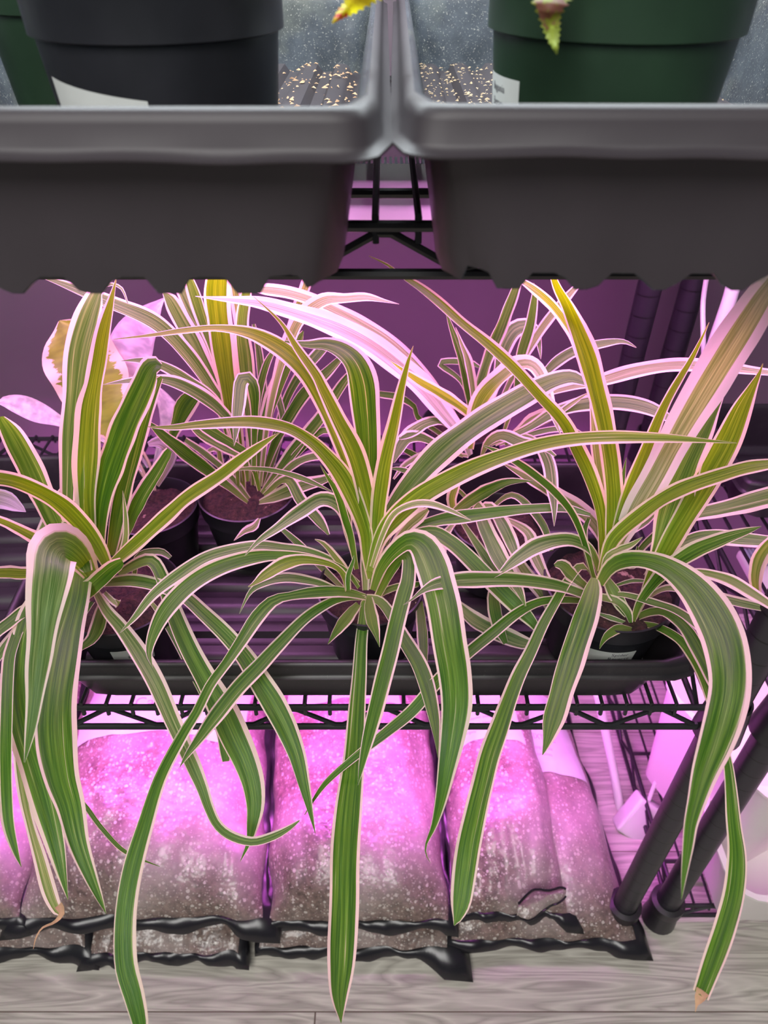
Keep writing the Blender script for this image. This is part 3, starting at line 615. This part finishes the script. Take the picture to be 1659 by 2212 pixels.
grp(Bk, [
 ([(525,1060,14),(515,980,28),(503,890,38),(492,820,44),(482,750,52),(474,690,54),(470,630,58),(474,575,54)], .72, .56, dict(mat=G_, fold=.1)),
 ([(520,1050,10),(500,940,18),(490,860,20),(470,780,24),(440,700,26),(420,640,28),(402,585,20)], .72, .58, dict(mat=B_)),
 ([(515,1050,10),(490,930,16),(460,830,28),(425,750,32),(395,700,36),(368,650,28),(352,632,4)], .72, .60, dict(mat=B_)),
 ([(515,1040,10),(480,840,24),(455,750,28),(415,670,36),(385,612,24),(368,590,6)], .74, .62, dict(mat=B_)),
 ([(520,1040,8),(500,910,18),(455,835,26),(405,765,30),(340,700,34),(255,660,34),(170,627,24),(120,608,12),(90,600,1)], .71, .52, dict(mat=B_)),
 ([(520,1040,8),(500,930,18),(465,870,26),(405,822,24),(340,787,20),(300,779,13),(262,780,1)], .71, .57, dict(mat=B_)),
 ([(515,1050,8),(505,930,18),(480,890,26),(440,857,30),(385,828,26),(330,818,16),(280,822,13),(223,831,1)], .70, .54, dict(mat=B_)),
 ([(548,1020,10),(550,900,18),(548,850,28),(538,822,32),(522,825,32),(515,880,28),(510,930,14),(505,964,1)], .66, .58, dict(mat=A_)),
 ([(548,1060,10),(548,980,20),(540,880,32),(530,780,38),(522,710,32),(530,640,26),(540,585,12)], .73, .58, dict(mat=B_)),
 ([(540,1040,10),(535,800,24),(520,700,28),(505,620,20),(498,585,8)], .74, .60, dict(mat=C_)),
 ([(560,1050,10),(570,900,18),(562,780,18),(548,700,8)], .73, .66, dict(mat=B_)),
 ([(555,1050,10),(558,960,16),(555,880,16),(575,790,16),(600,745,6)], .72, .66),
 ([(560,1050,10),(562,960,20),(575,900,30),(595,840,32),(620,785,26),(645,735,18),(655,715,4)], .71, .64, dict(mat=A_)),
 ([(565,1050,8),(590,970,18),(620,910,24),(660,850,28),(712,800,24),(745,765,8)], .72, .66, dict(mat=A_)),
 ([(565,1065,8),(600,1020,20),(640,965,28),(690,905,26),(740,830,20),(770,790,8)], .71, .64, dict(mat=A_)),
 ([(562,1050,8),(580,900,16),(600,810,22),(625,735,28),(650,685,30),(698,650,28),(745,645,20),(790,642,18),(830,650,8),(862,657,1)], .71, .55, dict(mat=C_)),
 ([(585,850,10),(612,760,18),(638,675,20),(660,615,22),(672,580,14)], .71, .62, dict(mat=C_)),
 ([(535,1085,8),(490,1048,20),(440,1010,28),(390,972,30),(345,935,22),(316,908,3)], .69, .60, dict(mat=A_)),
 ([(560,1060,8),(540,990,16),(500,960,22),(450,930,22),(420,912,8)], .68, .60),
 ([(570,1070,8),(620,1035,22),(650,1080,26),(690,1125,24),(710,1155,6)], .68, .60, dict(mat=A_)),
 ([(535,1040,8),(525,990,18),(480,965,24),(435,940,20),(410,920,4)], .69, .62, dict(mat=B_)),
 ([(560,1085,10),(600,1070,26),(650,1050,32),(700,1036,20),(727,1024,4)], .68, .62, dict(mat=B_)),
 ([(490,1018,4),(540,1012,9),(600,1018,11),(660,1036,13),(717,1062,2)], .66, .58),
 ([(560,1120,6),(548,1138,18),(528,1148,14),(505,1168,1)], .66, .62, dict(mat=C_)),
 ([(540,1080,8),(500,1030,14),(450,985,16),(400,950,12)], .71, .66, dict(mat=B_)),
 ([(530,1070,8),(480,1010,14),(470,970,14),(440,980,6)], .72, .68, dict(mat=C_)),
 ([(575,1060,8),(640,1000,18),(700,985,18),(760,1000,8)], .70, .62, dict(mat=B_)),
 ([(570,1060,8),(610,920,14),(600,840,16),(640,770,10)], .73, .70, dict(mat=B_)),
 ([(570,1060,8),(660,960,16),(700,930,16),(730,945,4)], .71, .66, dict(mat=A_)),
 ([(565,1055,8),(620,860,18),(690,760,24),(730,730,10)], .74, .70, dict(mat=A_)),
])
grp(Q, [
 ([(1015,985,14),(1000,945,24),(962,895,38),(915,838,44),(860,790,46),(800,745,48),(740,713,48),(680,690,44),(620,670,36),(560,655,26),(500,648,14),(450,643,5),(422,640,1)], .72, .49, dict(mat=LEAFP, fold=.2)),
 ([(1020,960,8),(950,850,14),(895,785,22),(840,735,26),(780,698,28),(730,672,28),(680,650,26),(620,632,26),(570,625,22),(538,622,6)], .74, .60, dict(mat=C_)),
 ([(1040,930,10),(1025,905,18),(995,878,22),(950,848,26),(905,822,24),(872,800,12),(842,779,1)], .70, .56, dict(mat=C_)),
 ([(1022,950,10),(1018,880,18),(1010,830,24),(992,760,18),(975,710,11),(963,672,1)], .74, .66),
 ([(1025,940,10),(1025,870,16),(1014,790,18),(996,740,9),(984,707,1)], .73, .66, dict(mat=C_)),
 ([(1025,950,8),(1030,870,18),(1050,790,26),(1085,700,28),(1108,640,24),(1124,590,14)], .74, .62, dict(mat=B_)),
 ([(1015,970,16),(1022,905,30),(1045,850,42),(1085,810,38),(1118,787,32),(1148,786,30),(1170,812,28),(1186,860,22),(1200,910,12),(1213,943,1)], .68, .52, dict(mat=C_)),
 ([(1040,920,10),(1065,850,18),(1078,800,24),(1090,750,34),(1112,714,36),(1142,706,30),(1160,722,16),(1166,755,9),(1168,776,1)], .74, .68, dict(mat=B_)),
 ([(1090,930,8),(1115,850,14),(1126,770,24),(1146,700,24),(1155,640,14),(1153,611,1)], .70, .60, dict(mat=B_)),
 ([(1060,920,8),(1100,830,14),(1128,778,20),(1170,712,20),(1215,655,20),(1258,606,12)], .74, .64, dict(mat=C_)),
 ([(1285,900,8),(1262,790,18),(1236,720,22),(1200,668,22),(1160,630,20),(1115,600,10)], .64, .54, dict(mat=C_)),
 ([(1090,900,8),(1170,815,16),(1210,777,24),(1250,756,24),(1300,743,20),(1345,738,11),(1375,751,1)], .72, .64, dict(mat=B_)),
 ([(1060,960,8),(1140,925,18),(1200,890,28),(1270,872,34),(1340,870,32),(1400,882,30),(1445,905,16),(1462,930,2)], .68, .58, dict(mat=B_)),
 ([(1070,960,8),(1115,935,16),(1145,912,30),(1190,895,28),(1225,900,6)], .70, .64, dict(mat=C_)),
 ([(1010,960,8),(960,912,16),(920,914,24),(885,935,26),(862,948,5)], .72, .64, dict(mat=B_)),
 ([(1000,985,8),(950,962,16),(910,944,22),(880,945,28),(862,968,26),(850,1000,4)], .70, .62, dict(mat=B_)),
 ([(1035,920,8),(1110,870,12),(1180,850,14),(1240,835,16),(1300,822,28),(1370,802,30),(1440,790,28),(1500,789,28),(1560,792,26),(1620,800,20),(1690,808,14)], .68, .55, dict(mat=C_)),
 ([(1030,930,6),(1000,830,10),(950,785,14),(1010,782,14),(1042,797,3)], .78, .76, dict(mat=A_)),
 ([(985,960,8),(905,905,12),(895,880,12),(865,860,16),(820,852,14)], .76, .70, dict(mat=A_)),
 ([(1090,960,8),(1130,945,18),(1165,965,22),(1185,1000,30),(1192,1050,28),(1197,1095,15),(1197,1137,1)], .68, .56, dict(mat=B_)),
 ([(1110,940,6),(1180,910,10),(1230,875,14),(1268,850,2)], .68, .62, dict(mat=C_)),
 ([(1040,985,6),(1055,955,20),(1085,940,26),(1125,955,26),(1170,965,16),(1200,985,6)], .68, .61, dict(mat=B_)),
 ([(950,1000,8),(900,985,14),(870,970,10)], .72, .68),
 ([(1010,985,8),(940,975,14),(880,1000,14),(850,1035,4)], .71, .66, dict(mat=C_)),
 ([(1080,960,8),(1180,930,14),(1240,930,12),(1270,950,3)], .72, .68, dict(mat=B_)),
])
grp(Q2, [
 ([(1020,1110,10),(1032,1090,22),(1045,1130,32),(1072,1190,38),(1098,1235,34),(1122,1275,20),(1135,1310,3)], .62, .555, dict(mat=B_)),
 ([(1030,1110,10),(1055,1092,20),(1085,1130,30),(1108,1180,28),(1120,1215,6)], .63, .57, dict(mat=B_)),
 ([(975,1110,12),(1010,1085,28),(1060,1056,26),(1105,1040,16),(1152,1040,1)], .63, .55, dict(mat=A_)),
 ([(1000,1130,10),(1060,1220,24),(1120,1300,22),(1170,1370,8)], .63, .60, dict(mat=B_)),
 ([(985,1120,10),(975,1080,22),(985,1045,20),(990,1020,4)], .64, .61, dict(mat=C_)),
 ([(985,1300,14),(1020,1335,34),(1080,1368,38),(1130,1388,30),(1165,1390,8)], .625, .60, dict(mat=B_)),
 ([(980,1130,10),(955,1170,22),(952,1230,26),(962,1290,16)], .62, .57, dict(mat=C_)),
 ([(1090,1120,10),(1140,1150,24),(1155,1200,30),(1180,1250,20)], .65, .61, dict(mat=C_)),
 ([(1078,1250,12),(1065,1290,26),(1075,1350,28),(1092,1390,12)], .62, .60, dict(mat=A_)),
 ([(1020,1090,8),(985,1055,10),(930,1035,14),(870,1015,12),(845,1012,3)], .65, .60),
 ([(1000,1110,8),(960,1150,12),(910,1160,14),(880,1130,4)], .64, .60),
 ([(1100,1180,12),(1130,1230,28),(1180,1300,22),(1200,1350,6)], .64, .62, dict(mat=C_)),
 ([(1060,1100,8),(1110,1070,14),(1170,1130,18),(1190,1190,10)], .66, .62),
])
# the broad-leaved plant
def blade(par, pts, d0, d1, mat, dm=None, name='leaf', lab=None, fold=.18):
    return leaf(par, pts, d0, d1, dm, mat, name, fold, lab, blend=.15)
def blotch(name, inner, outer, jag, m0):
    t = NT(name); uvn = t.n('ShaderNodeUVMap'); sp = t.n('ShaderNodeSeparateXYZ'); t.l(uvn.outputs[0], sp.inputs[0]); u, v = sp.outputs[0], sp.outputs[1]
    e = t.math('ABSOLUTE', t.math('MULTIPLY_ADD', u, 2, -1)); cm = t.n('ShaderNodeCombineXYZ'); t.l(t.math('MULTIPLY', u, 3), cm.inputs[0]); t.l(t.math('MULTIPLY', v, 34), cm.inputs[1])
    k = t.math('ADD', e, t.math('MULTIPLY_ADD', t.noise(cm.outputs[0], 1, 4, .7), jag, -jag / 2)); msk = t.ramp(k, m0 - .02, m0 + .03)
    g = t.mix(t.ramp(t.noise(cm.outputs[0], .7, 2), .4, .6), inner, tuple(x * 1.5 for x in inner))
    c = t.mix(msk, g, outer); t.l(c, t.p.inputs['Base Color']); t.p.inputs['Roughness'].default_value = .4
    tr = t.n('ShaderNodeBsdfTranslucent'); mu = t.n('ShaderNodeMix', data_type='RGBA'); mu.blend_type = 'MULTIPLY'; mu.inputs[0].default_value = 1; t.l(c, mu.inputs[6]); mu.inputs[7].default_value = (1, .9, .5, 1); t.l(mu.outputs[2], tr.inputs[0])
    ms = t.n('ShaderNodeMixShader'); ms.inputs[0].default_value = .45; t.l(t.p.outputs[0], ms.inputs[1]); t.l(tr.outputs[0], ms.inputs[2]); t.l(ms.outputs[0], t.o.inputs[0]); return t.m
OVAL = blotch('cream_edged_leaf', (.20, .30, .02), (.90, .76, .52), .8, .76)
LILAC = blotch('pale_silver_leaf', (.66, .62, .66), (.74, .66, .72), .3, .9)
STRIPE = leaf_mat('striped_silver_leaf', (.22, .2, .22), (.5, .46, .5), (.5, .46, .5))
blade(H, [(300,1010,6),(262,960,20),(240,915,90),(215,860,134),(190,805,158),(165,755,146),(145,715,90),(128,693,4)], .70, .66, OVAL, lab='oval leaf with cream edge and yellow-green blotches')
blade(H, [(320,1010,6),(272,930,14),(262,860,60),(272,790,92),(292,730,86),(320,685,54),(345,655,16),(358,642,1)], .74, .66, LILAC)
blade(H, [(310,1020,6),(230,955,8),(140,915,20),(90,893,44),(45,876,44),(12,868,26),(-4,870,6)], .70, .60, LILAC)
blade(H, [(330,1020,6),(350,950,20),(368,900,44),(352,860,30),(340,835,4)], .72, .68, LILAC)
blade(H, [(340,1020,8),(378,930,24),(400,880,44),(425,850,30),(440,838,6)], .69, .64, A_)
blade(H, [(340,1050,8),(370,985,24),(350,955,30),(320,960,10)], .69, .66, STRIPE)
for a_ in ([(330,1060,3),(300,1000,3),(262,930,3)], [(335,1060,3),(322,1000,3),(275,925,3)], [(325,1060,3),(280,990,3),(150,915,3)]):
    m = MB(); m.tube([ray(x, y, .70) for x, y, _ in [tuple(cr([tuple(map(float, p)) for p in a_], k / 4)) for k in range(9)]], .0016, 8)
    m.V = [v - H.location for v in m.V]; m.build('stem', simple('green_stem', (.25, .22, .12), .5), H)
S = potted('striped_houseplant', 'small plant with silver striped pointed leaf standing in the empty-looking tray', 'houseplant', -.46, .46, FLZ, .042, .07, POTB)
blade(S, [(-60,1190,8),(-55,1110,30),(-20,1078,42),(15,1082,40),(40,1096,22),(56,1106,1)], .62, .56, STRIPE)
blade(S, [(-60,1190,8),(-80,1130,30),(-110,1080,36),(-130,1050,2)], .64, .60, STRIPE)
# ---------------------------------------------------------------- pots in the upper trays
UZ = ZU + .0068
P1 = potted('potted_begonia', 'black labelled pot in an upper tray, red and yellow leaf tip beside it', 'houseplant', -.101, .385, UZ, .0565, .100, POTB, taper=.84)
sticker(P1, 0, 0, .028, .050, -142, -86, -.006, [('.', .62, .5)], .004)
P2 = potted('potted_plant', 'green pot standing behind the black pot in an upper tray', 'houseplant', -.168, .485, UZ, .054, .100, POTG, taper=.84)
P3 = potted('potted_begonia', 'dark green pot with a white handwritten label, speckled leaf tip hanging in front of it', 'houseplant', .1040, .388, UZ, .0575, .100, POTG, taper=.84)
sticker(P3, 0, 0, .027, .050, -186, -148, .0, [('Begonia', .46, .72), ('Benary', .46, .46), ('8/7', .42, .20)], .0046)
def rex(name, c1, c2, c3):
    t = NT(name); o = t.obj(); a = t.noise(o, 130, 4, .7); b = t.noise(o, 60, 2)
    c = t.mix(t.ramp(a, .47, .53), c1, c2); c = t.mix(t.ramp(b, .56, .60), c, c3); t.l(c, t.p.inputs['Base Color']); t.p.inputs['Roughness'].default_value = .5
    tr = t.n('ShaderNodeBsdfTranslucent'); t.l(c, tr.inputs[0]); ms = t.n('ShaderNodeMixShader'); ms.inputs[0].default_value = .5
    t.l(t.p.outputs[0], ms.inputs[1]); t.l(tr.outputs[0], ms.inputs[2]); t.l(ms.outputs[0], t.o.inputs[0]); return t.m
def serrated(par, c0, pts, d, mat, side, name='leaf', stemto=None):
    """pts: centreline px (x,y,w) base first; toothed outline"""
    V = []; F = []; N = 40
    for i in range(N + 1):
        q = cr([tuple(map(float, p)) for p in pts], (len(pts) - 1) * i / N); q2 = cr([tuple(map(float, p)) for p in pts], min(len(pts) - 1, (len(pts) - 1) * (i + 1) / N)) if i < N else q
        q1 = cr([tuple(map(float, p)) for p in pts], (len(pts) - 1) * max(0, i - 1) / N)
        tx, ty = q2[0] - q1[0], q2[1] - q1[1]; l = math.hypot(tx, ty) or 1; nx, ny = -ty / l, tx / l
        tooth = 1 + (.22 if i % 3 == 0 else -.06); w = q[2] / 2 * tooth
        for j in range(5):
            x = -1 + j / 2; V.append(ray(q[0] + nx * w * x, q[1] + ny * w * x, d + .004 * abs(x) + .004 * math.sin(i * .3)))
    for i in range(N):
        for j in range(4): q = i * 5 + j; F.append([q, q + 1, q + 6, q + 5])
    o = pyd(name, [v - par.location for v in V], F, mat, par, True)
    m = MB(); a = ray(pts[0][0], pts[0][1], d) - par.location
    m.tube([Vector((0, 0, .09)), Vector((a.x * .3, a.y * .3, .15)), a * .8 + Vector((0, 0, .035)), a], .0015, 8); m.build('stem', simple('red_stem', (.35, .08, .05), .5), par)
serrated(P1, 0, [(840,-75,60),(812,-40,70),(785,-14,56),(757,14,34),(735,32,20),(718,50,3)], .27, rex('red_yellow_begonia_leaf', (.85, .75, .02), (.75, .60, .03), (.65, .03, .02)), 1)
serrated(P3, 0, [(1205,-70,90),(1195,-30,90),(1189,0,76),(1188,35,46),(1192,65,34),(1197,92,20),(1203,118,2)], .255, rex('green_brown_begonia_leaf', (.30, .34, .04), (.30, .12, .09), (.45, .55, .08)), 1)
# ---------------------------------------------------------------- bags of potting mix
def bag(label, A, B, Cc, D, H_, seed, lab=None, pokes=(), flange=.010, words=(), zrear=None):
    """A front left, B front right, C back right, D back left: points on the surface below; H_ height"""
    A, B, Cc, D = [Vector(p) for p in (A, B, Cc, D)]
    ctr = (A + B + Cc + D) / 4; t = thing('potting_mix_bag', label, 'bag of potting mix', ctr, 0, 'bags of potting mix under the plants')
    def base(u, v): return (A * (1 - u) + B * u) * (1 - v) + (D * (1 - u) + Cc * u) * v - ctr
    def hh(u, v):
        a = max(0, 1 - abs(2 * u - 1) ** 2.6); b = max(0, 1 - abs(2 * v - 1) ** 3.2)
        h = H_ * (a ** .55) * (b ** .55); k = min(1, a * 3) * min(1, b * 3)
        p = base(u, v)
        h += k * (.012 * noise.noise(Vector((p.x * 9, p.y * 8, seed))) + .0045 * noise.noise(Vector((p.x * 34, p.y * 22, seed + 3))))
        h += k * .004 * math.sin(u * 40 + seed) * max(0, .25 - v) * 2
        return h
    def edge(u, v):
        n = .006 * noise.noise(Vector((u * 7, v * 7, seed + 9))); return Vector((n, n, 0))
    NU, NV = 56, 64; V = []; F = []
    for j in range(NV + 1):
        for i in range(NU + 1):
            u, v = i / NU, j / NV; V.append(base(u, v) + edge(u, v) + Vector((0, 0, .004 + hh(u, v))))
    for j in range(NV):
        for i in range(NU): q = j * (NU + 1) + i; F.append([q, q + 1, q + NU + 2, q + NU + 1])
    pyd('clear_front', V, F, BAG, t, True)
    # black back film: underside plus the crimped flange all around
    V = []; F = []; P = []
    for i in range(NU): P.append((i / NU, 0))
    for j in range(NV): P.append((1, j / NV))
    for i in range(NU, 0, -1): P.append((i / NU, 1))
    for j in range(NV, 0, -1): P.append((0, j / NV))
    n = len(P); mid_ = Vector((0, 0, .002))
    for k, (u, v) in enumerate(P):
        p = base(u, v) + edge(u, v); o = (p - mid_); o.z = 0
        w = flange * (1 + .35 * math.sin(k * .31 + seed) + .25 * noise.noise(Vector((k * .2, seed, 0))))
        d = Vector(((u - .5) * 2, (v - .5) * 2, 0)); d = Vector((d.x if abs(d.x) > .97 else 0, d.y if abs(d.y) > .97 else 0, 0))
        for (pu, pv, L_, dz) in pokes:
            q = math.hypot((u - pu), (v - pv)); 
            if q < .16: w += L_ * (1 - q / .16) ** 1.3
        out = p + d * w; drop = -.004 - .30 * w * (1 if v < .02 else .2)
        wave = .0022 * math.sin(k * .37 + seed) + .0012 * math.sin(k * 1.1)
        V += [p + Vector((0, 0, .0045)), (p + out) / 2 + Vector((0, 0, .006 + drop * .3 + wave * .6)), out + Vector((0, 0, drop + wave)), out + Vector((0, 0, drop + wave - .0012)), p * .96 + Vector((0, 0, .001))]
    for k in range(n):
        for c in range(4): a, b = k * 5 + c, ((k + 1) % n) * 5 + c; F.append([a, b, b + 1, a + 1])
    F.append([k * 5 + 4 for k in range(n)])
    pyd('black_back', V, F, FILM, t, True)
    if lab:
        u0, u1, v0, v1 = lab; V = []; F = []; nu, nv = 24, 24
        for j in range(nv + 1):
            for i in range(nu + 1):
                u, v = u0 + (u1 - u0) * i / nu, v0 + (v1 - v0) * j / nv + .02 * math.sin(3.1 * i / nu); V.append(base(u, v) + edge(u, v) + Vector((0, 0, .0062 + hh(u, v))))
        for j in range(nv):
            for i in range(nu): q = j * (nu + 1) + i; F.append([q, q + 1, q + nu + 2, q + nu + 1])
        l = pyd('printed_label', V, F, LABEL, t, True)
        for (tx, u, v, size) in words:
            su = (B - A).length; sv = (D - A).length
            text(l, tx, 'lettering', (0, 0, 0), size, INKP, bend=lambda c: (lambda uu, vv: base(uu, vv) + edge(uu, vv) + Vector((0, 0, .0068 + hh(uu, vv) + c.z)))(u + c.x / su, v + c.y / sv))
    return t
def B4(x0, x1, y0, y1, z, zb=None, sk=0): return ((x0, y0, z), (x1, y0, z), (x1 + sk, y1, zb if zb is not None else z), (x0 + sk, y1, zb if zb is not None else z))
def BP(xl, xr, py, z, bl, br, yb, zb):
    """front corners from the sight line onto height z, back corners at depth yb"""
    a, b = gp(xl, py, z), gp(xr, py, z); return (a, b, Vector((br, yb, zb)), Vector((bl, yb, zb)))
bag('lowest bag of potting mix under the largest one, thin black edge near the floor', *BP(195, 515, 2062, .024, -.44, -.19, .74, .050), .028, 11, pokes=((0, 0, .010, 0), (1, 0, .006, 0)), flange=.008)
bag('bag of potting mix at the photo edge, lying lowest beside the largest bag', *BP(-260, 185, 2050, .026, -.82, -.45, .74, .050), .032, 17, pokes=((1, 0, .010, 0),), flange=.009)
bag('bottom bag of potting mix, black pointed corner poking out below the second bag', *BP(560, 965, 2050, .024, -.17, .07, .74, .050), .028, 23, pokes=((1, 0, .022, 0),), flange=.008)
bag('rightmost bag of potting mix, lying flat with one dark corner beside the post foot', *BP(975, 1372, 2032, .030, .07, .272, .72, .056), .062, 31, lab=(.54, .94, .46, .80), pokes=((1, 0, .014, 0),), flange=.008,
    words=(('MIXTURE', .60, .60, .011), ('potting soil mix', .60, .565, .006), ('for containers', .60, .54, .006)))
bag('topmost bag of potting mix at the photo edge, half hidden by hanging leaves', *BP(-290, 45, 1985, .070, -.84, -.47, .72, .095), .070, 41, flange=.009)
bag('largest bag of potting mix, topmost, with a wide white label toward the back', *BP(42, 568, 1985, .066, -.452, -.185, .72, .090), .082, 47, lab=(.10, .93, .50, .88), pokes=((0, 0, .010, 0), (1, 0, .008, 0)), flange=.010,
    words=(('Cami', .38, .62, .022), ('premium potting mix', .42, .55, .008)))
bag('second topmost bag of potting mix, pale and smooth, beside the largest one', *BP(580, 968, 1992, .062, -.168, .062, .72, .088), .074, 53, lab=(.1, .80, .66, .92), flange=.009)
bag('narrow topmost bag of potting mix with a folded corner and pink label print', *BP(982, 1228, 1975, .064, .078, .212, .72, .085), .066, 59, lab=(.06, .80, .50, .84), pokes=((1, 0, .010, 0),), flange=.006,
    words=(('formula', .20, .64, .012), ('ingredients: peat', .20, .605, .006), ('and perlite blend', .20, .575, .006), ('organic', .20, .545, .006)))
# ---------------------------------------------------------------- bins, adapter, cords on the neighbouring rack
def bin_(label, P, a, la, lb, h, tp=.018):
    t = thing('storage_bin', label, 'storage bin', (P[0], P[1], P[2]), a); V = []; F = []; th = .0025
    def ring(g, z, r):
        o = []
        for cx, cy, s in ((0, 0, 180), (la, 0, 270), (la, lb, 0), (0, lb, 90)):
            for k in range(6):
                q = math.radians(s + 90 * k / 5); X = cx + (r if cx == 0 else -r); Y = cy + (r if cy == 0 else -r)
                o.append(Vector((X + (r + g) * math.cos(q), Y + (r + g) * math.sin(q), z)))
        return o
    rs = [ring(-.006, 0, .015), ring(0, .004, .015), ring(tp, h - .004, .016), ring(tp + .005, h - .004, .018), ring(tp + .005, h, .018), ring(tp - th, h, .016), ring(-th, .005, .015), ring(-.008, .004, .015)]
    for r in rs: V += r
    n = 24
    for i in range(len(rs) - 1):
        for j in range(n): F.append([i * n + j, i * n + (j + 1) % n, (i + 1) * n + (j + 1) % n, (i + 1) * n + j])
    F.append(list(range(n))[::-1]); F.append([7 * n + j for j in range(n)])
    o = pyd('bin_body', V, F, BIN, t, True); o.data.set_sharp_from_angle(angle=math.radians(35)); return t
bz = .056; pa = gp(1384, 1668, bz); pb = gp(1462, 1765, bz)
bin_('tall white storage bin turned cornerwise behind the rack posts', pa, math.atan2(pb.y - pa.y, pb.x - pa.x), .16, .24, .21)
pa = gp(1552, 1990, bz)
bin_('low white storage bin at the front of the neighbouring rack, bottom edge near the floor', (pa.x, pa.y, bz), 0, .30, .10, .105, .014)
ad = thing('power_adapter', 'white square power adapter hanging beside the rack post', 'power adapter', ray(1384, 1768, 1.02), math.radians(0))
m = MB(); m.box(-.026, .026, -.014, .014, -.030, .030, .005); o = m.build('adapter_body', WHITE, ad); o.rotation_euler = (math.radians(-35), math.radians(28), math.radians(-20))
m = MB(); cpts = [(1402,1728,1.01),(1420,1680,1.0),(1448,1630,.98),(1472,1590,.96),(1484,1550,.94),(1498,1500,.92),(1520,1440,.90)]
m.tube([Vector(ray(*[cr([tuple(map(float, p)) for p in cpts], k / 4.0)[i] for i in range(3)])) for k in range(25)], .0028, 8); m.V = [v - ad.location for v in m.V]; m.build('cord', WHITE, ad)
m = MB(); tp = [(1292,1500,.98),(1308,1580,1.01),(1326,1670,1.03),(1343,1765,1.05)]
m.tube([Vector(ray(*[cr([tuple(map(float, p)) for p in tp], k / 4.0)[i] for i in range(3)])) for k in range(13)], .0062, 12); o = m.build('cable', WHITE); tag(o, 'thick white cable rising between the bags and the rack posts', 'cable')
m = MB(); tp = [(1528,590,.78),(1519,650,.80),(1519,720,.80),(1520,790,.81),(1510,860,.83),(1480,900,.85),(1440,960,.86),(1455,1010,.88)]
m.tube([Vector(ray(*[cr([tuple(map(float, p)) for p in tp], k / 4.0)[i] for i in range(3)])) for k in range(29)], .0028, 8); o = m.build('cable', WHITE); tag(o, 'thin white cable running down beside the back posts', 'cable')
m = MB(); m.tube([ray(1600, 560, .74), ray(1575, 650, .76), ray(1530, 780, .79), ray(1512, 830, .80)], .0075, 14); o = m.build('plastic_tube', WHITE); tag(o, 'slanting white plastic tube behind the broadest leaf', 'tube')
zt = ray(1490, 700, .82); m = MB(); px_, py_ = .355, .795
m.tube([Vector((px_ + .0165 * math.cos(a * math.pi / 12), py_ + .0165 * math.sin(a * math.pi / 12), CAMZ - .298)) for a in range(25)], .0018, 8); m.box(px_ + .012, px_ + .019, py_ - .020, py_ - .013, CAMZ - .301, CAMZ - .295, .001)
o = m.build('cable_tie', WHITE); tag(o, 'white cable tie around the back post of the neighbouring rack', 'cable tie')

tray('seedling_tray', 'narrow black tray on the neighbouring rack, behind the back posts', .650, .685, CAMZ - .527, .262, .085, .060, BLACKP, 'x')

# the folded corner lying on the narrow bag
fc = [o for o in C.objects if o.get('label', '').startswith('narrow topmost')][0]
V = []; F = []; cc = gp(1170, 1945, .135)
for i in range(25):
    for j in range(13):
        a, b = i / 24, j / 12; w = .013 + .004 * math.sin(a * 7); x = -.030 + .062 * a; env = math.sin(math.pi * min(1, .08 + a * .9)) ** .6
        y = (b - .5) * 2 * w * env; z = .010 * env * (1 - abs(2 * b - 1) ** 2) + .002 * noise.noise(Vector((a * 9, b * 6, 4)))
        V.append(cc + Vector((x * .95 + y * .3, y + x * .30, z - .004)) - fc.location)
for i in range(24):
    for j in range(12): q = i * 13 + j; F.append([q, q + 13, q + 14, q + 1])
pyd('folded_corner', V, F, BAG, fc, True)
m = MB(); m.tube([V[i * 13] + Vector((0, -.001, .001)) for i in range(25)], .0011, 8)
m.tube([V[i * 13 + 12] + Vector((0, .001, .001)) for i in range(25)], .0012, 8); m.build('crimped_edge', FILM, fc)
